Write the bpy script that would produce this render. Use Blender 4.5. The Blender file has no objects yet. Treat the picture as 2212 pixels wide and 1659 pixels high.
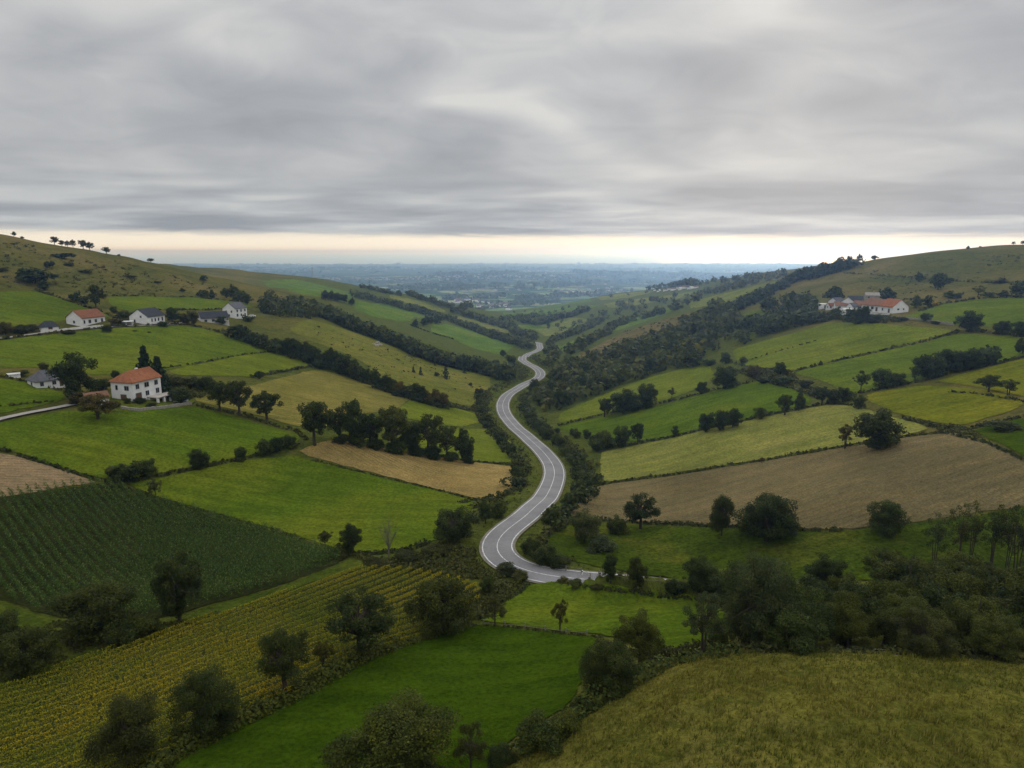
import bpy, math, random
import numpy as np
from mathutils import Vector, geometry

SC = bpy.context.scene
COL = SC.collection
R = math.radians
rng = np.random.default_rng(11)
random.seed(5)

# ------------------------------------------------------------------ camera
HFOV = R(73.0)
CU, CV = 1106.0, 829.5                     # survey frame used while measuring the photograph
F = 1106.0 / math.tan(HFOV / 2)
PITCH = math.atan((CV - 542.5) / F)
cp, sp = math.cos(PITCH), math.sin(PITCH)
cam = bpy.data.cameras.new('camera')
cam.sensor_width = 36.0
cam.lens = 18.0 / math.tan(HFOV / 2)
cam.clip_start = 0.5
cam.clip_end = 150000.0
camo = bpy.data.objects.new('camera', cam)
COL.objects.link(camo)
camo.rotation_euler = (R(90) - PITCH, 0, 0)
SC.camera = camo

def ray(u, v):
    a = (u - CU) / F
    b = -(v - CV) / F
    return np.array([a, cp + b * sp, -sp + b * cp])

# ------------------------------------------------------------------ terrain height field (surveyed points, smooth interpolation)
CTRL = [  # (u, v, depth) read from the photograph with the sizes of houses, trees and the road
 (1106,1659,63),(300,1659,66),(0,1659,70),(0,1490,90),(0,1300,120),(750,1210,137),(0,1075,152),(230,1045,167),
 (0,900,192),(285,867,215),(0,800,237),(0,735,294),(185,707,340),(340,700,360),(510,687,450),(440,860,240),
 (640,924,228),(680,960,206),(670,992,201),(1110,1000,237),(1034,1080,187),(820,1190,144),(940,1370,105),
 (700,1440,90),(1300,1375,99),(1250,1500,76),
 (1070,1183,143),(1068,1200,139),(1135,1116,167),(1178,1074,183),(1198,1020,226),(1169,973,262),(1112,925,318),(1085,880,372),(1099,851,405),
 (1165,817,470),(1155,790,535),(1127,775,630),(1165,752,770),(1158,739,850),
 (1178,1243,131),(1330,1258,130),(1480,1275,127),(2200,1200,125),(1240,1115,176),(1600,1140,148),(2000,1130,135),(2212,1095,132),
 (2070,935,175),(1290,1048,211),(1650,998,194),(2212,900,179),(1297,973,255),(1650,900,239),(1860,865,237),
 (2212,775,250),(1207,900,342),(1440,870,308),(1700,805,302),(2060,715,337),(1580,755,396),(1800,695,395),
 (1915,678,380),(2212,640,410),(2212,528,640),(2050,541,640),(1900,563,640),(1850,575,640),(1760,600,640),(1660,640,620),
 (1500,700,534),(1330,770,503),(1200,840,431),(1220,780,553),(1440,690,643),(1200,747,785),(1440,667,923),
 (1704,600,1070),(1840,572,1150),(1500,615,1300),(1600,606,1200),(1300,640,1700),(1420,626,1600),(1190,666,1700),
 (1090,690,1556),(1172,720,1078),
 (0,505,550),(100,525,570),(230,548,600),(330,570,610),(400,590,620),(490,615,620),(560,640,600),
 (0,630,387),(76,626,420),(250,640,441),(430,640,520),(540,655,518),(680,785,365),(670,690,477),(1060,810,490),
 (800,800,380),(890,865,322),(860,890,290),(1040,915,311),
 (360,572,1300),(500,583,1300),(640,595,1300),(700,610,1250),(850,630,1250),(960,660,1200),(1050,690,1150),(1130,733,930),
 (925,700,855),(770,650,857),(1113,746,845),(1078,768,700),(672,620,1150),(770,670,745),
 (1500,1419,74),(1739,1411,71),(1907,1415,70),(2212,1436,69),(1220,1571,66),(1700,1659,51),(2212,1659,50),
]
WPTS = [  # (x, y, z)
 (39,82,-50),(63,82,-48.5),(30,100,-55),(75,105,-54),
 (600,950,-15),(700,1500,-40),(400,1000,-36),(-600,900,-9),(-500,900,-24),(-400,1000,-46),(-480,760,-16),
 (-900,2200,-120),(-400,2200,-175),(0,2200,-185),(500,2300,-140),(900,2400,-120),(1200,3000,-190),(0,3000,-205),(-800,3000,-205),
]
for th, prof in ((-0.95, ((30,-42),(60,-44),(120,-48),(250,-28),(500,12),(1000,25),(2000,-40))),
                 (-1.4, ((30,-41),(60,-42),(120,-44),(250,-25),(500,18),(1000,30),(2000,-20))),
                 (0.95, ((30,-35),(60,-36),(120,-40),(250,-22),(500,8),(1000,15),(2000,-40))),
                 (1.4, ((30,-34),(60,-34),(120,-34),(250,-15),(500,12),(1000,15),(2000,-20)))):
    for r_, z_ in prof:
        WPTS.append((r_ * math.sin(th), r_ * math.cos(th), z_))
for th, z_ in ((-.5,-42),(0,-41),(.5,-35)):
    WPTS.append((28 * math.sin(th), 28 * math.cos(th), z_))
P = []
for u, v, d in CTRL:
    P.append(ray(u, v) * d)
P = np.array(P + [np.array(w, float) for w in WPTS])
def logpol(x, y):
    r = np.hypot(x, y)
    th = np.arctan2(x, y)
    return np.clip(th, -1.4, 1.4), np.log(np.maximum(r, 25.0)), r, th
cth, crho, cr, _ = logpol(P[:, 0], P[:, 1])
cs = P[:, 2] / cr
def _k(d2):
    return 0.5 * d2 * np.log(d2 + 1e-12)
n_ = len(P)
A = np.zeros((n_ + 3, n_ + 3))
A[:n_, :n_] = _k((cth[:, None] - cth) ** 2 + (crho[:, None] - crho) ** 2) + np.eye(n_) * 6e-4
A[:n_, n_] = 1; A[:n_, n_ + 1] = cth; A[:n_, n_ + 2] = crho
A[n_:, :n_] = A[:n_, n_:].T
W = np.linalg.solve(A, np.concatenate([cs, np.zeros(3)]))

def sstep(a, b, x):
    t = np.clip((x - a) / (b - a), 0, 1)
    return t * t * (3 - 2 * t)

# cheap smooth value noise made of sines
_NS = np.random.default_rng(3)
_ND = [(math.cos(a), math.sin(a), p) for a, p in zip(_NS.uniform(0, 6.283, 9), _NS.uniform(0, 6.283, 9))]
def wav(x, y, L):
    s = 0
    for i, (c, q, p) in enumerate(_ND):
        k = 6.283 / (L * (0.6 + 0.11 * i))
        s = s + np.sin((x * c + y * q) * k + p)
    return s / 4.0

SEA = -262.0
def plain(x, y, r):
    z = -218 - 41.5 * sstep(3000, 14800, y)
    z = z + 34 * np.exp(-((y - 6400 - 0.06 * x - 250 * np.sin(x / 900.)) / 520) ** 2) * sstep(-1500, -300, x) * (0.75 + 0.25 * np.sin(x / 700. + 1))
    z = z + 14 * np.exp(-((y - 4300 + 0.05 * x) / 260) ** 2) * (0.6 + 0.4 * np.sin(x / 500.))
    z = z + 20 * np.exp(-((y - 9300 - .1 * x) / 700) ** 2) * sstep(2500, -2500, x - 400)
    z = z + 3.0 * wav(x, y, 1300) * sstep(3000, 5000, r)
    # coast: sinks below the sea
    coast = 15300 + 500 * np.sin(x / 2600.) + 260 * np.sin(x / 900. + 2)
    return z - 30 * sstep(coast - 350, coast + 500, y)

ROADW = None
def h0(x, y):
    x = np.asarray(x, float); y = np.asarray(y, float)
    sh = x.shape
    x = x.ravel(); y = y.ravel()
    out = np.empty(len(x))
    for i in range(0, len(x), 60000):
        xs, ys = x[i:i + 60000], y[i:i + 60000]
        th, rho, r, tf = logpol(xs, ys)
        s = _k((th[:, None] - cth) ** 2 + (rho[:, None] - crho) ** 2) @ W[:n_] + W[n_] + W[n_ + 1] * th + W[n_ + 2] * rho
        z = s * np.maximum(r, 25.0)
        z = np.where(z > 10, 10 + 22 * (1 - np.exp(-np.maximum(z - 10, 0) / 22)), z)
        back = sstep(1.4, 3.1, np.abs(tf))
        z = z * (1 - back) + (-30.0) * back
        z = z + 0.35 * wav(xs, ys, 46) * sstep(30, 120, r) + 1.9 * wav(xs, ys, 170) * sstep(240, 560, r) + 0.8 * wav(ys, xs, 64) * sstep(260, 520, r)
        w = np.maximum(sstep(2100, 3100, r), sstep(-2000, -3000, ys))
        pl = plain(xs, np.abs(ys), r)
        out[i:i + 60000] = z * (1 - w) + pl * w
    return out.reshape(sh)

BERM = None       # low bank on the near side of the lower road
ROADP = None      # densely sampled road centre line (x, y, z)
def h(x, y):
    z = h0(x, y)
    if ROADP is None:
        return z
    x = np.asarray(x, float); y = np.asarray(y, float)
    zf = z.ravel().copy(); xf = x.ravel(); yf = y.ravel()
    m = (xf > ROADP[:, 0].min() - 25) & (xf < ROADP[:, 0].max() + 25) & (yf > ROADP[:, 1].min() - 25) & (yf < ROADP[:, 1].max() + 25)
    idx = np.nonzero(m)[0]
    for i in range(0, len(idx), 8000):
        k = idx[i:i + 8000]
        d2 = (xf[k][:, None] - ROADP[:, 0]) ** 2 + (yf[k][:, None] - ROADP[:, 1]) ** 2
        j = d2.argmin(1)
        d = np.sqrt(d2[np.arange(len(k)), j])
        w = 1 - sstep(4.3, 15.0, d)
        zf[k] = zf[k] * (1 - w) + (ROADP[j, 2] - 0.12) * w
        if BERM is not None:
            b2 = (xf[k][:, None] - BERM[:, 0]) ** 2 + (yf[k][:, None] - BERM[:, 1]) ** 2
            jb = b2.argmin(1)
            zf[k] += BERM[jb, 2] * np.exp(-b2[np.arange(len(k)), jb] / 11.0) * sstep(3.4, 5.5, d)
    return zf.reshape(z.shape)

_T = np.geomspace(28, 30000, 900)
def at(u, v, full=False):
    """the point of the ground seen at a survey pixel"""
    d = ray(u, v)
    p = d[None, :] * _T[:, None]
    below = p[:, 2] < h(p[:, 0], p[:, 1])
    i = int(np.argmax(below)) if below.any() else len(_T) - 1
    if i == 0:
        i = 1
    a, b = _T[i - 1], _T[i]
    for _ in range(3):
        ts = np.linspace(a, b, 9)
        q = d[None, :] * ts[:, None]
        bl = q[:, 2] < h(q[:, 0], q[:, 1])
        k = int(np.argmax(bl)) if bl.any() else 8
        k = max(k, 1)
        a, b = ts[k - 1], ts[k]
    t = (a + b) / 2
    x, y = d[0] * t, d[1] * t
    return np.array([x, y, float(h(np.array([x]), np.array([y]))[0])]), t

def crest(u, vmax=760):
    """highest visible ground point on this column: the skyline of the near land"""
    lo = vmax
    for v in np.arange(470, vmax, 1.0):
        d = ray(u, v)
        ts = _T[(_T < 2300)]
        p = d[None, :] * ts[:, None]
        if (p[:, 2] < h(p[:, 0], p[:, 1])).any():
            return at(u, v + 0.6)
    return at(u, lo)

# ------------------------------------------------------------------ object helpers
def link(o, parent=None):
    COL.objects.link(o)
    if parent is not None:
        o.parent = parent
    return o

def mesh_np(name, V, Fc, mats=(), smooth=False, fmat=None):
    """Fc: (n,k) int array with one polygon size, or a list of such arrays"""
    me = bpy.data.meshes.new(name)
    V = np.asarray(V, np.float32)
    Fl = Fc if isinstance(Fc, list) else [Fc]
    Fl = [np.asarray(f, np.int32) for f in Fl if len(f)]
    me.vertices.add(len(V))
    me.vertices.foreach_set('co', V.ravel())
    loops = np.concatenate([f.ravel() for f in Fl])
    tot = np.concatenate([np.full(len(f), f.shape[1], np.int32) for f in Fl])
    st = np.concatenate([[0], np.cumsum(tot)[:-1]]).astype(np.int32)
    me.loops.add(len(loops))
    me.loops.foreach_set('vertex_index', loops)
    me.polygons.add(len(tot))
    me.polygons.foreach_set('loop_start', st)
    me.polygons.foreach_set('loop_total', tot)
    for m in mats:
        me.materials.append(m)
    if fmat is not None:
        me.polygons.foreach_set('material_index', np.asarray(fmat, np.int32))
    me.update(calc_edges=True)
    me.polygons.foreach_set('use_smooth', np.full(len(tot), smooth))
    return me

def tag(o, label=None, cat=None, group=None, kind=None):
    if label: o['label'] = label
    if cat: o['category'] = cat
    if group: o['group'] = group
    if kind: o['kind'] = kind
    return o

def thing(name, label, cat, loc, rotz=0.0, group=None):
    o = link(bpy.data.objects.new(name, None))
    o.location = loc
    o.rotation_euler = (0, 0, rotz)
    o.empty_display_size = 0.5
    return tag(o, label, cat, group)

class MB:
    """collects boxes, tubes and polygons; build() links them as one mesh object"""
    def __init__(s):
        s.v = []; s.f = []
    def add(s, V, Fs):
        b = len(s.v)
        s.v += [tuple(p) for p in V]
        s.f += [tuple(i + b for i in f) for f in Fs]
        return s
    def box(s, x0, x1, y0, y1, z0, z1):
        V = [(x, y, z) for z in (z0, z1) for y in (y0, y1) for x in (x0, x1)]
        return s.add(V, [(0,2,3,1),(4,5,7,6),(0,1,5,4),(2,6,7,3),(0,4,6,2),(1,3,7,5)])
    def prism(s, poly, z0, z1):
        n = len(poly)
        V = [(x, y, z0) for x, y in poly] + [(x, y, z1) for x, y in poly]
        Fs = [tuple(range(n - 1, -1, -1)), tuple(range(n, 2 * n))] + [(i, (i + 1) % n, n + (i + 1) % n, n + i) for i in range(n)]
        return s.add(V, Fs)
    def tube(s, pts, rad, n=6):
        pts = [np.array(p, float) for p in pts]
        V = []; Fs = []
        for i, p in enumerate(pts):
            t = pts[min(i + 1, len(pts) - 1)] - pts[max(i - 1, 0)]
            t /= np.linalg.norm(t) + 1e-9
            a = np.cross(t, (0.31, 0.95, 0.05)); a /= np.linalg.norm(a) + 1e-9
            b = np.cross(t, a)
            r = rad[i] if hasattr(rad, '__len__') else rad
            for k in range(n):
                q = 2 * math.pi * k / n
                V.append(p + r * (a * math.cos(q) + b * math.sin(q)))
        for i in range(len(pts) - 1):
            for k in range(n):
                k2 = (k + 1) % n
                Fs.append((i * n + k, i * n + k2, (i + 1) * n + k2, (i + 1) * n + k))
        Fs.append(tuple(range(n - 1, -1, -1)))
        Fs.append(tuple((len(pts) - 1) * n + k for k in range(n)))
        return s.add(V, Fs)
    def mesh(s, name, mat):
        me = bpy.data.meshes.new(name)
        me.from_pydata([tuple(map(float, p)) for p in s.v], [], s.f)
        me.materials.append(mat)
        me.update()
        return me
    def build(s, name, mat, parent=None):
        return link(bpy.data.objects.new(name, s.mesh(name, mat)), parent)

# ------------------------------------------------------------------ materials
def new_mat(name):
    m = bpy.data.materials.new(name)
    m.use_nodes = True
    nt = m.node_tree
    bs = nt.nodes['Principled BSDF']
    bs.inputs['Roughness'].default_value = 0.95
    bs.inputs['Specular IOR Level'].default_value = 0.0
    return m, nt, bs

def N(nt, typ, **kw):
    n = nt.nodes.new(typ)
    for k, v in kw.items():
        if k in n.inputs.keys() if False else False:
            pass
        setattr(n, k, v)
    return n

def noise(nt, vec, scale, detail=4, rough=0.55, dist=0.0):
    n = nt.nodes.new('ShaderNodeTexNoise')
    n.inputs['Scale'].default_value = scale
    n.inputs['Detail'].default_value = detail
    n.inputs['Roughness'].default_value = rough
    n.inputs['Distortion'].default_value = dist
    if vec is not None:
        nt.links.new(vec, n.inputs['Vector'])
    return n.outputs['Fac']

def ramp(nt, fac, stops, interp='LINEAR'):
    r = nt.nodes.new('ShaderNodeValToRGB')
    r.color_ramp.interpolation = interp
    els = r.color_ramp.elements
    while len(els) < len(stops):
        els.new(0.5)
    for e, (p, c) in zip(els, stops):
        e.position = p
        e.color = (*c, 1) if len(c) == 3 else c
    nt.links.new(fac, r.inputs['Fac'])
    return r.outputs['Color']

def mixc(nt, fac, a, b, mode='MIX'):
    m = nt.nodes.new('ShaderNodeMix')
    m.data_type = 'RGBA'; m.blend_type = mode
    for s, val in ((m.inputs[0], fac), (m.inputs[6], a), (m.inputs[7], b)):
        if hasattr(val, 'is_output'):
            nt.links.new(val, s)
        elif isinstance(val, (tuple, list)):
            s.default_value = (*val, 1) if len(val) == 3 else val
        else:
            s.default_value = val
    return m.outputs[2]

def math_(nt, op, a, b=None, c=None):
    m = nt.nodes.new('ShaderNodeMath'); m.operation = op
    for i, val in enumerate((a, b, c)):
        if val is None: continue
        if hasattr(val, 'is_output'):
            nt.links.new(val, m.inputs[i])
        else:
            m.inputs[i].default_value = val
    return m.outputs[0]

def objco(nt):
    return nt.nodes.new('ShaderNodeTexCoord').outputs['Object']

def bump(nt, bs, hgt, dist, strength=1.0):
    b = nt.nodes.new('ShaderNodeBump')
    b.inputs['Strength'].default_value = strength
    b.inputs['Distance'].default_value = dist
    nt.links.new(hgt, b.inputs['Height'])
    nt.links.new(b.outputs['Normal'], bs.inputs['Normal'])

def mul(c, k):
    return tuple(x * k for x in c)

def grass_mat(name, c, c2=None, patch=0.03, fine=1.3, bumpd=0.55, var=0.42, rows=None, rowc=None, rowamt=0.5, tuft=None):
    """c: main colour, c2: the second colour in broad patches; rows=(angle, spacing) draws mown or sown lines"""
    m, nt, bs = new_mat(name)
    co = objco(nt)
    c2 = c2 or (c[0] * 1.25, c[1] * 1.05, c[2] * 1.1)
    big = noise(nt, co, patch, 5, 0.6, 0.6)
    msw = nt.nodes.new('ShaderNodeMapping')
    msw.inputs['Rotation'].default_value = (0, 0, (sum(map(ord, name)) % 31) / 10.0)
    msw.inputs['Scale'].default_value = (0.03, 0.34, 0.1)
    nt.links.new(co, msw.inputs['Vector'])
    swath = noise(nt, msw.outputs[0], 1.0, 3, 0.6, 0.3)
    col = ramp(nt, big, [(0.34, mul(c, 0.80)), (0.5, c), (0.66, c2)])
    mid = noise(nt, co, fine * 0.16, 5, 0.65)
    col = mixc(nt, 0.75, col, ramp(nt, mid, [(0.3, (0.72, 0.74, 0.72)), (0.52, (1, 1, 1)), (0.72, (1.22, 1.18, 1.1))]), 'MULTIPLY')
    col = mixc(nt, 0.8, col, ramp(nt, swath, [(0.34, (0.76, 0.81, 0.80)), (0.5, (1, 1, 1)), (0.66, (1.20, 1.15, 1.08))]), 'MULTIPLY')
    fin = noise(nt, co, fine, 4, 0.7)
    col = mixc(nt, 1.0, col, ramp(nt, fin, [(0.28, (1 - var * 1.1,) * 3), (0.5, (1, 1, 1)), (0.74, (1 + var,) * 3)]), 'MULTIPLY')
    hgt = math_(nt, 'ADD', fin, math_(nt, 'MULTIPLY', mid, 1.5))
    if rows:
        ang, spc = rows
        mp = nt.nodes.new('ShaderNodeMapping')
        mp.inputs['Rotation'].default_value = (0, 0, -ang)
        nt.links.new(co, mp.inputs['Vector'])
        wv = nt.nodes.new('ShaderNodeTexWave')
        wv.wave_type = 'BANDS'; wv.bands_direction = 'Y'
        wv.inputs['Scale'].default_value = 0.314 / spc
        wv.inputs['Distortion'].default_value = 1.6
        wv.inputs['Detail'].default_value = 3
        wv.inputs['Detail Scale'].default_value = 0.6
        nt.links.new(mp.outputs['Vector'], wv.inputs['Vector'])
        rc = rowc or mul(c, 0.6)
        f = math_(nt, 'MULTIPLY', wv.outputs['Fac'], rowamt)
        col = mixc(nt, f, col, mixc(nt, fin, rc, mul(rc, 1.4)))
        hgt = math_(nt, 'ADD', hgt, math_(nt, 'MULTIPLY', wv.outputs['Fac'], -0.8))
    if tuft:
        tf = noise(nt, co, 0.35, 6, 0.75, 1.0)
        mask = ramp(nt, tf, [(0.54, (0, 0, 0)), (0.64, (1, 1, 1))])
        col = mixc(nt, mask, col, tuft)
    nt.links.new(col, bs.inputs['Base Color'])
    bump(nt, bs, hgt, bumpd)
    return m

def plain_mat(name, c, var=0.12, scale=1.5, rough=0.9, spec=0.2, bumpd=0.0):
    m, nt, bs = new_mat(name)
    co = objco(nt)
    nz = noise(nt, co, scale, 5, 0.6)
    col = ramp(nt, nz, [(0.3, mul(c, 1 - var)), (0.7, mul(c, 1 + var))])
    nt.links.new(col, bs.inputs['Base Color'])
    bs.inputs['Roughness'].default_value = rough
    bs.inputs['Specular IOR Level'].default_value = spec
    if bumpd:
        bump(nt, bs, nz, bumpd)
    return m

def leaf_mat(name, c, var=0.5, hue=(1.25, 1.05, 0.8), trans=0.32, clump=4.5):
    m, nt, bs = new_mat(name)
    g = nt.nodes.new('ShaderNodeNewGeometry')
    oi = nt.nodes.new('ShaderNodeObjectInfo')
    a = ramp(nt, g.outputs['Random Per Island'], [(0.0, mul(c, 1 - var * .6)), (0.55, c), (1.0, (c[0] * hue[0] * 1.15, c[1] * hue[1] * 1.12, c[2] * hue[2] * 1.05))])
    cl_ = noise(nt, objco(nt), clump, 2, 0.5)
    a = mixc(nt, 1.0, a, ramp(nt, cl_, [(0.36, (.62, .66, .66)), (0.5, (1, 1, 1)), (0.64, (1.5, 1.42, 1.2))]), 'MULTIPLY')
    b = ramp(nt, oi.outputs['Random'], [(0.0, (0.78, 0.84, 0.86)), (0.35, (1, 1, 1)), (0.7, (1.12, 1.04, 0.85)), (1.0, (1.3, 1.12, 0.8))])
    col = mixc(nt, 1.0, a, b, 'MULTIPLY')
    nt.links.new(col, bs.inputs['Base Color'])
    bs.inputs['Roughness'].default_value = 0.7
    bs.inputs['Specular IOR Level'].default_value = 0.12
    tr = nt.nodes.new('ShaderNodeBsdfTranslucent')
    nt.links.new(col, tr.inputs['Color'])
    ms = nt.nodes.new('ShaderNodeMixShader')
    ms.inputs[0].default_value = trans
    nt.links.new(bs.outputs[0], ms.inputs[1])
    nt.links.new(tr.outputs[0], ms.inputs[2])
    nt.links.new(ms.outputs[0], nt.nodes['Material Output'].inputs['Surface'])
    return m
HAZE_D = 1.25e-4
SKY_OFF = (0.4, 0.2, 0)
SKY_OFF2 = (7.7, 5.1, 0)
# ------------------------------------------------------------------ road centre line
ROAD_UV = [(1480,1277),(1400,1267),(1330,1258),(1260,1252),(1215,1247),(1178,1242),(1140,1233),(1108,1221),(1084,1204),(1071,1185),(1078,1162),(1104,1138),(1135,1114),
           (1158,1093),(1178,1072),(1193,1045),(1198,1020),(1190,997),(1169,971),(1140,945),(1112,922),(1094,900),(1086,880),(1089,864),(1102,849),
           (1130,832),(1156,820),(1167,811),(1165,801),(1152,791),(1136,783),(1128,775),(1138,767),(1155,760),(1166,753),(1165,746),(1159,740)]
_rp = [at(u, v)[0] for u, v in ROAD_UV]
_e = _rp[0]
_rp = [_e + np.array([31., -21., 0]), _e + np.array([23., -12., 0]), _e + np.array([12., -4.5, 0])] + _rp + [np.array([_rp[-1][0] - 30, _rp[-1][1] + 90, 0.])]
_rp = np.array(_rp)
def catmull(Pts, n=14):
    out = []
    Q = np.vstack([2 * Pts[0] - Pts[1], Pts, 2 * Pts[-1] - Pts[-2]])
    for i in range(1, len(Q) - 2):
        a, b, c, d = Q[i - 1:i + 3]
        for t in np.linspace(0, 1, n, endpoint=False):
            out.append(.5 * ((2 * b) + (c - a) * t + (2 * a - 5 * b + 4 * c - d) * t * t + (3 * b - a - 3 * c + d) * t ** 3))
    out.append(Q[-2])
    return np.array(out)
def resample(Pts, step):
    d = np.r_[0, np.cumsum(np.hypot(*np.diff(Pts[:, :2], axis=0).T))]
    s = np.arange(0, d[-1], step)
    return np.stack([np.interp(s, d, Pts[:, k]) for k in range(Pts.shape[1])], 1)
_c = resample(catmull(_rp), 2.0)
for _ in range(6):   # ease the kinks out of the surveyed line
    _c[1:-1, :2] = (_c[:-2, :2] + 2 * _c[1:-1, :2] + _c[2:, :2]) / 4
_z = h0(_c[:, 0], _c[:, 1])
_k9 = np.ones(13) / 13
_z = np.convolve(np.pad(_z, 6, 'edge'), _k9, 'valid')
ROADP = np.c_[_c[:, :2], _z]

# the bank between the lower road and the bright pasture
_tg = np.gradient(ROADP[:, :2], axis=0); _tg /= np.linalg.norm(_tg, axis=1)[:, None]
_sel = [i for i in range(len(ROADP)) if ROADP[i, 0] > 4.5 and ROADP[i, 1] < 145]
_sd = np.where((np.c_[-_tg[_sel][:, 1], _tg[_sel][:, 0]])[:, 1:2] < 0, 1, -1)
_bl = ROADP[_sel][:, :2] + np.c_[-_tg[_sel][:, 1], _tg[_sel][:, 0]] * _sd * 6.8
BERM = np.c_[_bl, 5.0 * sstep(5.0, 19.0, _bl[:, 0])]

def ribbon(name, line, half, lift, mat, parent=None, off=0.0, dash=None):
    """strip of constant width along a 3d line; off shifts it sideways"""
    t = np.gradient(line[:, :2], axis=0)
    t /= np.linalg.norm(t, axis=1)[:, None] + 1e-9
    nrm = np.c_[-t[:, 1], t[:, 0]]
    L = np.c_[line[:, :2] + nrm * (off + half), line[:, 2] + lift]
    Rr = np.c_[line[:, :2] + nrm * (off - half), line[:, 2] + lift]
    n = len(line)
    V = np.vstack([L, Rr])
    i = np.arange(n - 1)
    if dash:
        i = i[(i % dash[0]) < dash[1]]
    Fc = np.c_[i + n, i + n + 1, i + 1, i]
    return link(bpy.data.objects.new(name, mesh_np(name, V, Fc, [mat])), parent)

M_ASPH, _nt, _bs = new_mat('worn asphalt')
_co = objco(_nt)
_n1 = noise(_nt, _co, 0.12, 5, 0.6); _n2 = noise(_nt, _co, 2.2, 4, 0.7)
_cl = ramp(_nt, _n1, [(0.35, (0.165, 0.162, 0.162)), (0.65, (0.215, 0.21, 0.21))])
_cl = mixc(_nt, 1.0, _cl, ramp(_nt, _n2, [(0.3, (0.85,) * 3), (0.7, (1.15,) * 3)]), 'MULTIPLY')
_nt.links.new(_cl, _bs.inputs['Base Color']); _bs.inputs['Roughness'].default_value = 0.85
bump(_nt, _bs, _n2, 0.03)
M_PAINT, _nt, _bs = new_mat('worn white road paint')
_n2 = noise(_nt, objco(_nt), 1.6, 4, 0.7)
_nt.links.new(ramp(_nt, _n2, [(0.34, (0.30, 0.30, 0.29)), (0.55, (0.62, 0.62, 0.60))]), _bs.inputs['Base Color'])
M_GRAVEL = plain_mat('pale gravel', (0.30, 0.28, 0.25), 0.25, 1.2, 0.95, 0.05)

road = ribbon('road', ROADP, 3.35, 0.0, M_ASPH)
tag(road, 'grey two lane road winding down the middle of the valley', 'road', kind='structure')
ribbon('edge_line', ROADP, 0.10, 0.015, M_PAINT, road, off=3.05)
ribbon('edge_line', ROADP, 0.10, 0.015, M_PAINT, road, off=-3.05)
ribbon('centre_line', ROADP, 0.08, 0.015, M_PAINT, road)
ribbon('gravel_shoulder', ROADP, 3.8, -0.06, plain_mat('dusty verge gravel', (0.17, 0.155, 0.115), 0.3, 0.8, 0.95, 0.0), road)

# ------------------------------------------------------------------ fields
FIELD_POLYS = []
def densify_uv(poly, step=22, closed=True):
    out = []
    n = len(poly)
    for i in range(n if closed else n - 1):
        a = np.array(poly[i], float); b = np.array(poly[(i + 1) % n], float)
        k = max(1, int(np.hypot(*(b - a)) / step))
        for t in range(k):
            out.append(a + (b - a) * t / k)
    if not closed:
        out.append(np.array(poly[-1], float))
    return out
def smooth_closed(Q, it=1):
    for _ in range(it):
        Q = (np.roll(Q, 1, 0) + 8 * Q + np.roll(Q, -1, 0)) / 10
    return Q
def inside(px, py, poly):
    c = np.zeros(len(px), bool)
    x0, y0 = poly[-1]
    for x1, y1 in poly:
        m = (y1 > py) != (y0 > py)
        if m.any():
            xi = (x0 - x1) * (py - y1) / (y0 - y1 + 1e-12) + x1
            c ^= m & (px < xi)
        x0, y0 = x1, y1
    return c
FLIFT = 0.16
def field_poly(uv):
    Q = np.array([at(u, v)[0][:2] for u, v in densify_uv(uv)])
    return smooth_closed(Q, 1)
def field(name, label, uv, mat, cat='field', lift=FLIFT, world=None):
    Q = field_poly(uv) if world is None else world
    dist = np.hypot(Q[:, 0], Q[:, 1]).mean()
    step = float(np.clip(dist * 0.013, 1.2, 16))
    B = resample(np.vstack([np.c_[Q, np.zeros(len(Q))], [[*Q[0], 0]]]), step)[:, :2]
    rj = np.random.default_rng(len(FIELD_POLYS) + 7)
    B = B + rj.normal(0, min(0.25, step * 0.12), B.shape)
    lo, hi = B.min(0), B.max(0)
    gx, gy = np.meshgrid(np.arange(lo[0], hi[0], step), np.arange(lo[1], hi[1], step))
    g = np.c_[gx.ravel(), gy.ravel()] + rj.uniform(-.3, .3, (gx.size, 2)) * step
    m = inside(g[:, 0], g[:, 1], B)
    # keep inner points off the boundary
    g = g[m]
    if len(g):
        keep = np.ones(len(g), bool)
        for i in range(0, len(g), 4000):
            d = ((g[i:i + 4000, None, :] - B[None]) ** 2).sum(2).min(1)
            keep[i:i + 4000] = d > (0.45 * step) ** 2
        g = g[keep]
    pts = np.vstack([B, g])
    edges = [(i, (i + 1) % len(B)) for i in range(len(B))]
    res = geometry.delaunay_2d_cdt([Vector(p) for p in pts], edges, [], 1, 1e-4)
    vv = np.array([(p.x, p.y) for p in res[0]])
    fc = np.array([f for f in res[2] if len(f) == 3])
    z = h(vv[:, 0], vv[:, 1]) + lift
    V = np.c_[vv, z]
    a, b, c = V[fc[:, 0]], V[fc[:, 1]], V[fc[:, 2]]
    flip = np.cross(b - a, c - a)[:, 2] < 0
    fc[flip] = fc[flip][:, ::-1]
    o = link(bpy.data.objects.new(name, mesh_np(name, V, fc, [mat], smooth=True)))
    tag(o, label, cat, kind='structure')
    FIELD_POLYS.append(B)
    return o, B

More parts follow.
